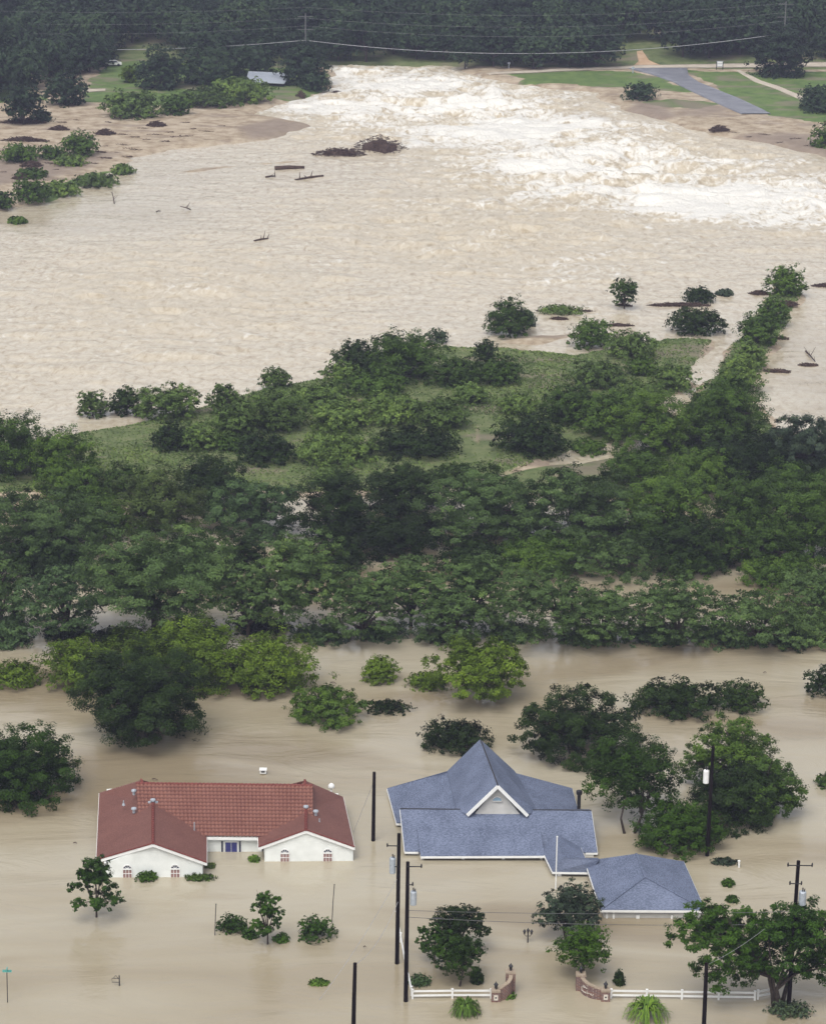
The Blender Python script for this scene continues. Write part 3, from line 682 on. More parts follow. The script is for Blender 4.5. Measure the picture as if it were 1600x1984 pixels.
_o = mm.build('wire_splice', M['darkmetal']); _o.location = sp; tag(_o, 'short dark splice sleeve hanging on the lower yard wire', 'splice')

def simple_post(name, base, top, r, mat, label, cat, group=None):
    b = P(*base); tp = PD(top[0], top[1], b.y); m_ = MB()
    m_.tube([(0,0,-1), Vector((tp.x-b.x, 0, tp.z))*.6, Vector((tp.x-b.x, 0, tp.z))], r, 8)
    m_.tube([Vector((tp.x-b.x, 0, tp.z)), Vector((tp.x-b.x, 0, tp.z+.05))], [r*1.6, r*1.2], 8)
    o = m_.build(name, mat); o.location = b; return tag(o, label, cat, group)
simple_post('flagpole', (1076,1722), (1079,1621), .055, M['white'], 'white flagpole standing before the blue house breezeway', 'flagpole')
simple_post('marker_rod', (416,1812), (419,1752), .035, M['darkmetal'], 'thin leaning rod left of the small bushes before the red roofed house', 'rod')
simple_post('marker_rod', (642,1788), (648,1714), .035, M['darkmetal'], 'thin leaning rod rising behind the rightmost small bush before the red roofed house', 'rod')
simple_post('white_post', (1431,1680), (1431,1668), .09, M['white'], 'short white post sticking out of the water beside floating brush', 'post')

def street_sign():
    b = P(15,1942); tp = PD(17,1884, b.y); t = thing('street_sign', b, 'teal street name sign on a thin grey post at bottom left', 'sign')
    h = tp.z; m_ = MB(); m_.tube([(0,0,-1.2),(.05,0,h)], .035, 8); m_.build('post', M['darkmetal'], t)
    m_ = MB(); m_.box((.06,0,h+.12), (.75,.03,.22)); m_.box((.06,0,h+.12), (.62,.034,.06)); m_.build('sign_blade', M['teal'], t)
    m_ = MB(); m_.box((.06,0,h+.3), (.06,.5,.16)); m_.build('cross_blade', M['teal'], t)
street_sign()
def yard_bracket():
    b = P(232,1910); tp = PD(232,1890, b.y); t = thing('mailbox_bracket', b, 'small dark metal mailbox bracket on a post sticking out of the water', 'mailbox'); h = tp.z
    m_ = MB(); m_.tube([(0,0,-1),(0,0,h)], .05, 8); m_.build('post', M['darkmetal'], t)
    m_ = MB(); m_.tube([(0,0,h*.72),(-.6,0,h*.72),(-.6,0,h*.35),(0,0,h*.35)], .03, 6); m_.tube([(-.1,0,h*.75),(-.3,0,h),(-.45,0,h*.78)], .025, 6); m_.build('bracket', M['darkmetal'], t)
yard_bracket()
def lantern(mb, p, s=1.0):
    x, y, z = p
    mb.tube([(x,y,z),(x,y,z+.1*s),(x,y,z+.14*s)], [.05*s,.05*s,.12*s], 6); mb.tube([(x,y,z+.14*s),(x,y,z+.42*s)], [.1*s,.16*s], 6)
    mb.tube([(x,y,z+.42*s),(x,y,z+.46*s),(x,y,z+.62*s),(x,y,z+.72*s)], [.2*s,.18*s,.05*s,.015*s], 6)
def yard_lamp():
    b = P(1022,1826); tp = PD(1022,1797, b.y); h = tp.z; t = thing('lamp_post', b, 'dark twin headed lamp post in the flooded yard between the gate walls', 'lamp post')
    m_ = MB(); m_.tube([(0,0,-1),(0,0,h*.65)], .055, 8); m_.build('post', M['darkmetal'], t)
    for sx in (-.3, .0, .3):
        m_ = MB(); m_.tube([(0,0,h*.45),(sx*.6,0,h*.42),(sx,0,h*.55)], .03, 6); lantern(m_, (sx,0,h*.52+(.1 if sx == 0 else 0)), .75); m_.build('lantern', M['darkmetal'], t)
yard_lamp()
# white satellite dome behind the roof, white box in the water
d0 = P(642,1529,1.0); mm = MB()
for i in range(5):
    pass
mm.tube([(0,0,-2.5),(0,0,.15)], .08, 8); mm.tube([(0,0,.1),(0,0,.2),(0,0,.4),(0,0,.55),(0,0,.63)], [.2,.32,.3,.18,.05], 14)
_o = mm.build('dome', M['white'], None, True); _o.location = d0; tag(_o, 'white dome just behind the right end of the red tile roof', 'dome')
def cupola():
    b = P(510,1499); t = thing('birdhouse', b, 'small white box with a dark slot on a post behind the red tile roof', 'box')
    m_ = MB(); m_.box((0,0,.28), (.6,.5,.36)); m_.slab([Vector((-.36,-.3,.48)), Vector((.36,-.3,.48)), Vector((.36,.3,.52)), Vector((-.36,.3,.52))], (0,0,-.04)); m_.build('box', M['white'], t)
    m_ = MB(); m_.box((0,-.26,.30), (.36,.03,.14)); m_.build('opening', M['darkmetal'], t)
    m_ = MB(); m_.tube([(0,0,-1),(0,0,.12)], .06, 8); m_.build('post', M['white'], t)
cupola()

# ------------------------------------------------------------------ white fences
def fence(pts, label, nspan=None, group='white rail fences'):
    ps = [P(*q) for q in pts]; t = thing('rail_fence', ps[0], label, 'fence', group); o = t.location
    for p in ps:
        m_ = MB(); q = p-o; m_.box((q.x,q.y,-.2), (.15,.15,2.0)); m_.slab([Vector((q.x-.1,q.y-.1,.81)), Vector((q.x+.1,q.y-.1,.81)), Vector((q.x+.1,q.y+.1,.81)), Vector((q.x-.1,q.y+.1,.81))], (0,0,.05)); m_.build('fence_post', M['white'], t)
    for a, b in zip(ps, ps[1:]):
        for z in (.28, .68):
            m_ = MB(); u = (b-a).normalized()*.08; m_.beam(a-o+u+Vector((0,0,z)), b-o-u+Vector((0,0,z)), .05, .16); m_.build('rail', M['white'], t)
fence([(799,1935),(876,1934),(951,1934)], 'white two rail fence left of the brick gate walls')
fence([(1183,1934),(1252,1935),(1320,1936),(1391,1937),(1461,1938)], 'white two rail fence right of the brick gate walls')
fence([(797,1929),(785,1875),(776,1825),(768,1783)], 'white fence running back from the corner beside the black poles')
fence([(1467,1936),(1496,1930)], 'short white fence length beside the big multi trunk tree')

# ------------------------------------------------------------------ brick gate walls
def pier(parent, p, w_, h, name='pier'):
    m_ = MB(); m_.box((p.x, p.y, h/2-.5), (w_, w_, h+1)); po = m_.build(name, M['brick'], parent)
    m_ = MB(); m_.box((p.x, p.y, h+.05), (w_+.06, w_+.06, .08)); m_.slab([Vector((p.x-w_/2,p.y-w_/2,h+.1)), Vector((p.x+w_/2,p.y-w_/2,h+.1)), Vector((p.x+w_/2,p.y+w_/2,h+.1)), Vector((p.x-w_/2,p.y+w_/2,h+.1))], (0,0,.05)); m_.build('cap', M['stone'], po)
    m_ = MB(); lantern(m_, (p.x, p.y, h+.14), 1.0); m_.build('lantern', M['darkmetal'], parent)
def gate(side, near, far, label, hz=(.95, 1.75)):
    t = thing('gate_wall', P(*near), label, 'gate wall', 'curved brick entrance walls'); o = t.location
    pn = P(*near)-o; pf = P(*far)-o; pier(t, pn, .72, hz[0]); pier(t, pf, .78, hz[1])
    m_ = MB(); cp = MB(); n = 14; nrm = Vector((-(pf-pn).y, (pf-pn).x, 0)).normalized()*side
    ctr = []
    for k in range(n+1):
        f = k/n; c = pn.lerp(pf, f)+nrm*(-.55*math.sin(math.pi*f)); zt = hz[0]-.05+(hz[1]-hz[0]-.05)*math.sin(f*math.pi/2)**.8; ctr.append((c, zt))
    th = .16
    for (c0, z0), (c1, z1) in zip(ctr, ctr[1:]):
        u = (c1-c0).normalized(); q = Vector((-u.y, u.x, 0))*th
        v = [c0-q, c1-q, c1+q, c0+q]
        vv = [Vector((p.x,p.y,-1)) for p in v]+[Vector((v[0].x,v[0].y,z0)), Vector((v[1].x,v[1].y,z1)), Vector((v[2].x,v[2].y,z1)), Vector((v[3].x,v[3].y,z0))]
        m_.add(vv, [(0,3,2,1),(4,5,6,7),(0,1,5,4),(1,2,6,5),(2,3,7,6),(3,0,4,7)])
        cp.beam(Vector((c0.x,c0.y,z0+.04)), Vector((c1.x,c1.y,z1+.04)), .34, .07)
    m_.build('curved_wall', M['brick'], t); cp.build('coping', M['stone'], t)
    m_ = MB(); m_.box((pn.x, pn.y-.38, .42), (.34,.04,.46)); pq = m_.build('plaque', M['plaque'], t)
    m_ = MB(); m_.tube([(pn.x, pn.y-.405, .42), (pn.x, pn.y-.42, .42)], [.09,.06], 6); m_.build('star', M['darkmetal'], pq)
    return t, ctr, o
gl_ = gate(1, (960,1938), (988,1921), 'curved brick gate wall at the right end of the left white fence', (.85,1.75))
gr_ = gate(-1, (1172,1937), (1124,1916), 'curved brick gate wall with pale script lettering, left of the right white fence', (.85,1.3))
def script_letters():
    t, ctr, o = gr_
    def on(f, z):
        k = f*(len(ctr)-1); i = min(int(k), len(ctr)-2); c = ctr[i][0].lerp(ctr[i+1][0], k-i); u = (ctr[i+1][0]-ctr[i][0]).normalized()
        n_ = Vector((-u.y, u.x, 0)); n_ = n_ if n_.y < 0 else -n_
        return c+n_*.20+Vector((0,0,z))
    m_ = MB()
    def st(pts): m_.tube([on(.78-.55*x, .28+.62*z) for x, z in pts], .028, 5)
    st([(.25,.95),(.18,.8),(.3,.72),(.36,.9),(.3,.98),(.22,.9)]); st([(.36,.88),(.46,.78),(.5,.9)])     # small upper flourish
    st([(.1,.7),(.06,.5),(.1,.15),(.06,.1),(.25,.12),(.4,.08)])                                          # tall initial
    st([(.42,.3),(.36,.15),(.46,.1),(.5,.3),(.52,.1)]); st([(.58,.3),(.6,.1),(.66,.3),(.7,.1)]); st([(.76,.3),(.74,.1),(.84,.1),(.88,.28)])
    m_.build('lettering', M['plaque'], t)
script_letters()

# ------------------------------------------------------------------ far bank details
def info_board():
    b = P(1393,141); b.z = tz(b.x, b.y); t = thing('notice_board', b, 'white and blue board on two posts beside the far road', 'sign')
    for x in (-.8, .8): m_ = MB(); m_.tube([(x,0,-.3),(x,0,2.1)], .1, 6); m_.build('post', M['darkmetal'], t)
    m_ = MB(); m_.box((0,0,1.5), (1.7,.12,1.4)); bo = m_.build('board', M['sheetmetal'], t)
    for z in (1.85, 1.2): m_ = MB(); m_.box((0,-.08,z), (1.3,.04,.42)); m_.build('panel', M['white'], bo)
info_board()
for px, py in ((1225,147), (985,137)):
    b = P(px, py); b.z = tz(b.x, b.y); m_ = MB(); m_.tube([(0,0,-.3),(0,0,1.5)], .16, 6); m_.box((0,0,1.35), (.7,.2,.5))
    _o = m_.build('marker_post', M['sheetmetal']); _o.location = b; tag(_o, 'pale marker post by the far road, %s' % ('below the earth track' if px > 1100 else 'near the head of the rapids'), 'post')
def shed():
    b = P(520,166); b.z = tz(b.x, b.y); t = thing('shed', b, 'low shed with pale sheet metal roof behind bushes on the far left bank', 'shed')
    m_ = MB(); m_.slab([Vector((-5.2,-4,.9)), Vector((4.2,-6,.9)), Vector((5.5,4,1.9)), Vector((-5.2,6,1.9))], (0,0,-.15)); ro = m_.build('roof', M['sheetmetal'], t)
    m_ = MB()
    for k in range(12): x = -4.8+k*.8; m_.beam(Vector((x,-4.0,.95)), Vector((x+.1,3.8,1.85)), .06, .06)
    m_.build('roof_seam', M['sheetmetal'], ro)
    m_ = MB(); wallpoly(m_, (Vector((-4.6,-3.2,0)), Vector((3.8,-5,0))), [(1,.85),(0,.85)]); wallpoly(m_, (Vector((3.8,-5,0)), Vector((5,3.6,0))), [(1,1.7),(0,.85)]); wallpoly(m_, (Vector((-4.6,5.2,0)), Vector((-4.6,-3.2,0))), [(1,.85),(0,1.7)]); m_.build('wall', M['under'], t)
shed()
def small_car(px, py, label):
    b = P(px, py); b.z = tz(b.x, b.y)+.05; t = thing('parked_car', b, label, 'car', rz=.2)
    m_ = MB(); pr = [(-2.2,.35),(2.2,.35),(2.2,.85),(1.5,.95),(.9,1.4),(-1.2,1.45),(-1.9,.95),(-2.2,.9)]
    m_.slab([Vector((x,-.85,z)) for x, z in pr], (0,1.7,0)); m_.build('body', M['white'], t)
    m_ = MB(); m_.slab([Vector((1.3,-.87,.98)), Vector((.85,-.87,1.34)), Vector((-1.1,-.87,1.38)), Vector((-1.6,-.87,.98))], (0,1.74,0)); m_.build('windows', M['glass'], t)
    for x in (-1.4, 1.4):
        for y in (-.8, .8): m_ = MB(); m_.tube([(x,y-.1,.33),(x,y+.1,.33)], .33, 12); m_.build('wheel', M['darkmetal'], t)
small_car(219, 134, 'small white car parked on the grass before the far left woods')

M['metal2'] = noisy('weathered_wood', (.10,.10,.10), (.17,.17,.17), 4, .9)
def far_pole(px, ytop, ybase_dist, label):
    tp = PD(px, ytop, ybase_dist); g = tz(tp.x, tp.y); t = thing('transmission_pole', (tp.x, tp.y, g), label, 'power pole', 'far power poles'); h = tp.z-g
    m_ = MB(); m_.tube([(0,0,-1),(0,0,h)], [.22,.12], 8); m_.build('pole', M['metal2'], t)
    for z in (h-.8, h-4.0): m_ = MB(); m_.beam((-2,0,z), (2,0,z), .1, .12); m_.build('crossarm', M['metal2'], t)
far_pole(592, 26, 706, 'grey far power pole left of the head of the rapids'); far_pole(1522, 2, 706, 'grey far power pole above the far road at right')
GW = 'far power lines crossing before the wooded hill'
for (ya, yb, yc, sag, r, nm) in ((77,78,60,2.0,.065,'lowest and brightest'), (52,50,36,1.6,.013,'second lowest'), (34,35,20,1.4,.012,'third from the bottom'), (12,14,2,1.2,.011,'topmost')):
    wire('power_line', PD(-260,ya-2,704), PD(592,yb,704), sag*1.3, r, M['wire'], nm+' far power line, left of the far pole', 'power line', GW, 24)
    wire('power_line', PD(592,yb,704), PD(1522,yc+4,704), sag*2.1, r, M['wire'], nm+' far power line, right of the far pole', 'power line', GW, 24)
# ------------------------------------------------------------------ foliage
def leaves_from(rng, cen, cnt, sig, sflat, lobec, leaf, elong=.62, upb=.45):
    """cnt leaves round each centre; returns (verts, tone index)"""
    n = len(cen)*cnt; ci = np.repeat(np.arange(len(cen)), cnt)
    off = rng.normal(size=(n, 3)); off /= np.linalg.norm(off, axis=1)[:, None]+1e-9
    off *= (rng.random(n)**.5)[:, None]*sig[ci][:, None]; off[:, 2] *= sflat
    p = cen[ci]+off; nr = p-lobec[ci]; nr /= np.linalg.norm(nr, axis=1)[:, None]+1e-9
    nr = nr*.9+rng.normal(size=(n, 3))*.33; nr[:, 2] += upb; nr /= np.linalg.norm(nr, axis=1)[:, None]+1e-9
    r_ = rng.normal(size=(n, 3)); u = np.cross(nr, r_); u /= np.linalg.norm(u, axis=1)[:, None]+1e-9; v = np.cross(nr, u)
    s = leaf*(.65+.7*rng.random(n))[:, None]*.5; e = s*elong
    q = np.stack([p-u*s, p-v*e, p+u*s, p+v*e], 1)
    return p, q, ci
STY = {  # lobes, lobe radius, flatness of a lobe, leaf cover, lobe shell position, min elevation
 'feather': (30, .35, .5, 1.5, .70), 'round': (24, .42, .75, 1.65, .62), 'dense': (30, .38, .8, 2.0, .66), 'open': (22, .34, .62, 1.15, .68),
 'scrub': (22, .42, .75, 1.6, .6), 'tuft': (26, .32, .9, 1.5, .70), 'sprig': (15, .27, .55, 1.0, .80)}
def crown_mesh(seed, a, ad, b, zc, leaf, sty, dens=1.0, zmin=-.15, cone=0.0):
    rng = np.random.default_rng(seed); nl, lr, lf, cover, shell = STY[sty]
    k = np.arange(nl)+.5; ph = np.arccos(1-2*k/nl*.93); th = np.pi*(1+5**.5)*k+rng.random()*6
    d = np.stack([np.cos(th)*np.sin(ph), np.sin(th)*np.sin(ph), np.cos(ph)], 1)+rng.normal(size=(nl, 3))*.16
    d /= np.linalg.norm(d, axis=1)[:, None]; rr = shell*(.82+.36*rng.random(nl))
    inner = d[:nl//4]*.25; dd = np.vstack([d*rr[:, None], inner]); nL = len(dd)
    ax = np.array([a, ad, b]); lc = dd*ax
    if cone: sc = 1-cone*np.clip((lc[:, 2]/b+1)/2, 0, 1); lc[:, 0] *= sc; lc[:, 1] *= sc
    mean = (a+ad+b)/3; LR = lr*(.75+.55*rng.random(nL))
    ns = 16
    sd = rng.normal(size=(nL*ns, 3)); sd[:, 2] += .35; sd /= np.linalg.norm(sd, axis=1)[:, None]
    li = np.repeat(np.arange(nL), ns); lax = np.stack([LR*a, LR*ad, LR*np.minimum(b, mean)*lf/.72], 1)
    sub = lc[li]+sd*lax[li]*(.6+.5*rng.random(nL*ns))[:, None]
    area = 4*np.pi*(a*ad+a*b+ad*b)/3; tot = cover*dens*area/(leaf*leaf*.36)
    cnt = max(3, int(tot/len(sub))); sig = np.full(len(sub), lr*mean*.31)*(.7+.6*rng.random(len(sub)))
    p, q, ci = leaves_from(rng, sub, cnt, sig, .45 if sty == 'feather' else .7, lc[li], leaf)
    tone = .32+.30*(rng.random(nL)-.5)[li][ci]+.22*(rng.random(len(sub))-.5)[ci]+.34*(rng.random(len(p))-.5)+.12
    q[:, :, 2] += zc; keep = (q[:, :, 2].min(1) > zmin)
    q = q[keep]; tone = tone[keep]
    V = q.reshape(-1, 3); F = np.arange(len(V)).reshape(-1, 4)
    lobes = lc+np.array([0, 0, zc])
    return npmesh('crown', V, F, False, [('tone', 'FACE', np.clip(tone, 0, 1))]), lobes
def trunk_mesh(seed, lobes, zfork, r, height, multi=1, base=-1.2):
    rnd = random.Random(seed); m_ = MB()
    ls = [Vector(l) for l in lobes if l[2] > zfork*.6]; rnd.shuffle(ls); ls = ls[:12]
    stems = []
    for s in range(multi):
        an = rnd.random()*6.28; sp = .28*(multi > 1)*height
        top = Vector((math.cos(an)*sp*.5, math.sin(an)*sp*.4, zfork*(1 if multi == 1 else 1.3)))
        b0 = Vector((math.cos(an)*r*(multi > 1), math.sin(an)*r*(multi > 1), base))
        md = b0.lerp(top, .55)+Vector((rnd.uniform(-.1,.1), rnd.uniform(-.1,.1), 0))*r*3
        m_.tube([b0, md, top], [r*1.25/(multi**.5), r*.95/(multi**.5), r*.75/(multi**.5)], 7); stems.append(top)
    for i, l in enumerate(ls):
        s = min(stems, key=lambda q: (q-l).length); md = s.lerp(l, .5)+Vector((rnd.uniform(-.1,.1), rnd.uniform(-.1,.1), .12))*(l-s).length
        rr = r*.75/(multi**.5); m_.tube([s, md, l], [rr, rr*.6, rr*.18], 5)
        for k in range(2):
            e = l+Vector((rnd.uniform(-1,1), rnd.uniform(-1,1), rnd.uniform(-.2,.8)))*height*.12; m_.tube([md.lerp(l, .6), e], [rr*.35, rr*.1], 4)
    return m_
SEED = [100]
def tree(kind, sty, box, label, z0=0.0, leaf=None, base=None, r=None, multi=1, cat='tree', group=None, dens=1.0, cone=0, name=None, land=None, sink=None, adf=1.0, sc=1.06):
    """box = crown bounds in the photo; z0 = metres of clear trunk under the crown"""
    SEED[0] += 1; sd = SEED[0]
    x0, y0, x1, y1 = box; cx, cy = (x0+x1)/2, (y0+y1)/2; zc = 2.0; g = 0.0
    if sink is None: sink = 0 if z0 > 0 else (.65 if cat == 'bush' else .4)
    for _ in range(4):
        p = P(cx, cy, g+zc); s = proj(p)[2]; de = dep(cy); a = (x1-x0)/2/s; hh = (y1-y0)/2/s
        ad = min(a, .72*hh/math.sin(de)); b = math.sqrt(max(hh*hh-(ad*math.sin(de))**2, .05))/math.cos(de)
        b = max(b, .2*a); g = max(0, tz(p.x, p.y)) if land is None else land; zc = z0+b*(1-sink)
    if base is not None: bp = P(base[0], base[1], g); root = Vector((bp.x, bp.y, g)); off = Vector((p.x-bp.x, p.y-bp.y, 0))
    else: root = Vector((p.x, p.y, g)); off = Vector((0, 0, 0))
    dist = root.y
    ad *= adf
    leaf = leaf or (.21 if dist < 270 else .25 if dist < 400 else .36)
    me, lobes = crown_mesh(sd, a*sc, ad*sc, b*(sc+.01), zc, leaf, sty, dens, -.2, cone)
    if off.length > .01: me.transform(Matrix.Translation(off)); lobes = lobes+np.array(off)
    small = cat in ('bush', 'shrub')
    nm = name or ('bush' if small else 'tree')
    t = thing(nm, root, label, cat, group)
    mk('foliage' if small else 'crown', me, LEAF[kind], t)
    r = r or max(.05, min(.32, (2*b+z0)*.028))
    trunk_mesh(sd, lobes, max(z0, .35*b if not small else .2), r, 2*b+z0, multi).build('stem' if small else 'trunk', M['bark'], t)
    return t
GB = 'trees of the flooded middle belt'; GI = 'trees and bushes of the grassy island'; GN = 'trees standing in the near flood'; GL = 'trees and bushes of the far left bank'
def T(kind, sty, box, label, **k): return tree(kind, sty, box, label, **k)

# --- near water
N_ = dict(group=GN)
T('dark','round',(143,1240,412,1470),'big dark round tree with bare stems showing low down, behind the red tile roof', sink=.25, dens=1.6, multi=4, sc=.98, **N_)
T('bright','round',(185,1205,400,1335),'bright green tree top directly behind the big dark round tree', **N_)
T('bright','round',(290,1200,490,1362),'tallest bright green tree of the flooded clump', **N_)
T('bright','round',(75,1232,235,1352),'bright green tree at left part of the flooded clump', **N_)
T('bright','round',(425,1228,618,1362),'bright green tree at right end of the flooded clump', **N_)
T('bright','round',(-30,1278,85,1338),'low bright green tree tops at the left edge of the clump', **N_)
T('mid','open',(552,1325,718,1416),'ragged half sunk tree right of the bright clump', dens=1.4, **N_)
T('dark','open',(706,1354,794,1390),'low dark spreading shrub right of the ragged half sunk tree', cat='bush', dens=1.3, **N_)
T('bright','round',(693,1270,778,1334),'small bright green pointed tree alone in mid channel', cone=.5, **N_)
T('bright','round',(790,1298,872,1346),'low bright bush touching the left side of the lone round tree', cat='bush', **N_)
T('bright','open',(832,1230,1030,1360),'lone round bright green tree in mid channel', dens=1.6, z0=.2, **N_)
T('live','dense',(-75,1412,148,1590),'dense round dark green oak at the left edge', dens=1.3, sink=.55, **N_)
T('dark','round',(808,1392,958,1466),'low dark tree just behind the blue roof peak', **N_)
T('dark','tuft',(975,1330,1250,1502),'wide dark tree group behind the right half of the blue roof', dens=1.2, sc=.97, multi=3, **N_)
T('dark','dense',(1222,1314,1392,1396),'dark rounded tree in the channel, farther right', **N_)
T('dark','round',(1376,1321,1487,1386),'smaller dark tree touching the right of the rounded channel tree', **N_)
T('dark','open',(1556,1290,1650,1357),'small dark tree at the right edge of the channel', dens=1.4, **N_)
T('mid','open',(1570,1495,1660,1537),'low green weeds at the right edge of the near water', cat='bush', dens=1.3, **N_)
T('mid','open',(1322,1388,1515,1560),'tall grey green tree behind the pole with white transformer', dens=1.7, **N_)
T('mid','open',(1400,1462,1566,1612),'loose green tree right of the pole with white transformer', dens=1.5, **N_)
T('dark','round',(1335,1480,1520,1622),'dark vine hung tree below the white transformer', dens=1.2, **N_)
T('live','round',(1110,1416,1330,1575),'tree with visible forked trunk right of the flue pipe', z0=1.2, base=(1218,1612), multi=3, dens=1.25, sc=.95, **N_)
T('live','dense',(1222,1545,1410,1668),'dense low round tree behind the garage', sc=1.0, **N_)
S_ = dict(leaf=.2, group='small yard trees and shrubs')
T('young','sprig',(130,1650,238,1772),'young sparse tree in front of the red roofed house left corner', z0=.9, base=(188,1777), r=.1, cone=.65, dens=1.5, leaf=.24, group='small yard trees and shrubs')
T('young','sprig',(484,1717,553,1828),'slim young tree between two low bushes before the red roofed house', z0=.15, r=.08, cone=.45, dens=1.7, **S_)
T('young','tuft',(420,1771,482,1817),'dark green bush left of the slim young tree', cat='bush', **S_)
T('young','tuft',(468,1798,500,1823),'tiny bush touching the dark bush and the slim tree', cat='bush', **S_)
T('young','tuft',(530,1808,562,1830),'tiny bush at the right foot of the slim young tree', cat='bush', **S_)
T('young','tuft',(573,1776,653,1835),'broad spiky bush right of the slim young tree', cat='bush', **S_)
T('live','dense',(262,1684,308,1712),'round dark bush between the arched windows of the left gable', cat='bush', **S_)
T('mid','scrub',(353,1692,420,1710),'flat floating bush at right corner of the left gable', cat='bush', **S_)
T('reed','scrub',(482,1656,503,1674),'small bright bush beside the recessed entrance', cat='bush', **S_)
T('olive','scrub',(398,1672,418,1684),'tiny olive bush at the inner corner left of the entrance', cat='bush', **S_)
T('reed','open',(600,1895,637,1912),'floating patch of light weeds left of the bottom black pole', cat='bush', dens=1.2, **S_)
T('dark','open',(835,1750,942,1835),'dark crape myrtle behind the forked yard tree left of the gate', z0=.8, dens=1.6, **S_)
T('young','sprig',(804,1790,880,1850),'leafy left limb tree beside the black transformer pole', z0=1.0, dens=1.5, **S_)
T('live','round',(832,1802,942,1888),'forked yard tree just behind the left white fence', z0=1.0, base=(882,1910), multi=2, r=.12, dens=1.1, **S_)
T('dark','dense',(911,1874,936,1919),'narrow dark evergreen behind the left fence', cat='bush', **S_)
T('dark','dense',(1185,1879,1212,1920),'cone shaped dark evergreen right of the lettered brick wall', cat='bush', cone=.75, **S_)
T('grey','open',(1040,1713,1168,1818),'dark wispy tree in front of the breezeway', z0=.5, dens=1.9, multi=3, **S_)
T('live','round',(1070,1792,1188,1880),'small bright round headed tree behind the lettered brick wall', z0=1.1, base=(1129,1893), r=.12, **S_)
T('young','open',(1305,1735,1500,1915),'left half of crown tree leaning over the right white fence', z0=2.2, base=(1505,1945), r=.26, dens=2.3, multi=2, adf=.7, group=GN)
T('young','open',(1420,1730,1660,1935),'big multi trunk tree round the leaning black pole', z0=1.4, base=(1520,1948), r=.3, dens=2.1, multi=3, adf=.55, group=GN)
T('grey','dense',(1484,1937,1572,1977),'low dense shrub at the foot of the leaning black pole', cat='bush', **S_)
T('live','dense',(1397,1702,1423,1721),'upper of two small round bushes right of the garage', cat='bush', **S_)
T('live','dense',(1405,1735,1429,1751),'lower of two small round bushes right of the garage', cat='bush', **S_)
T('blue','scrub',(790,1886,834,1916),'rounded bush at the corner of the white fence', cat='bush', **S_)
T('reed','scrub',(962,1918,1000,1938),'low light weeds at the foot of the left gate wall', cat='bush', **S_)
T('grey','open',(1375,1660,1430,1680),'floating brush heap beside the short white post', cat='bush', dens=1.1, **S_)

# --- fountain like palms in front of the fences
def palm(box, label):
    x0, y0, x1, y1 = box; b = P((x0+x1)/2, y1-4); s = proj(b)[2]; rad = (x1-x0)/2/s; h = (y1-y0)/s*.75
    t = thing('palm', b, label, 'palm', 'fountain shaped palms by the fences'); rnd = random.Random(x0); V = []; tn = []
    for k in range(150):
        an = rnd.random()*6.28; L = rad*rnd.uniform(.65, 1.05); hz = h*rnd.uniform(.45, 1.1); n = 9; tone = rnd.uniform(.15, .95); prev = None
        w0 = rnd.uniform(.05, .09); side = Vector((-math.sin(an), math.cos(an), 0))
        for i in range(n+1):
            f = i/n; rr = L*(f**1.15); z = hz*(1.9*f-2.25*f*f*(.75+.25*rnd.random()))+.25; c = Vector((math.cos(an)*rr, math.sin(an)*rr, z)); w_ = w0*(1-.75*f)*(1 if i % 2 else 1.6)
            if prev:
                q = [prev[0]-side*prev[1], prev[0]+side*prev[1], c+side*w_, c-side*w_]; V += [tuple(v) for v in q]; tn.append(min(1, max(0, tone)))
            prev = (c, w_)
    me = npmesh('fronds', np.array(V), np.arange(len(V)).reshape(-1, 4), False, [('tone', 'FACE', np.array(tn))]); mk('fronds', me, LEAF['reed'], t)
    m_ = MB(); m_.tube([(0,0,-1),(0,0,.5)], [.22,.16], 8); m_.build('trunk', M['bark'], t)
palm((866,1912,937,1966), 'smaller fountain shaped palm in front of the left white fence')
palm((1203,1898,1302,1974), 'large bright fountain shaped palm in front of the right white fence')

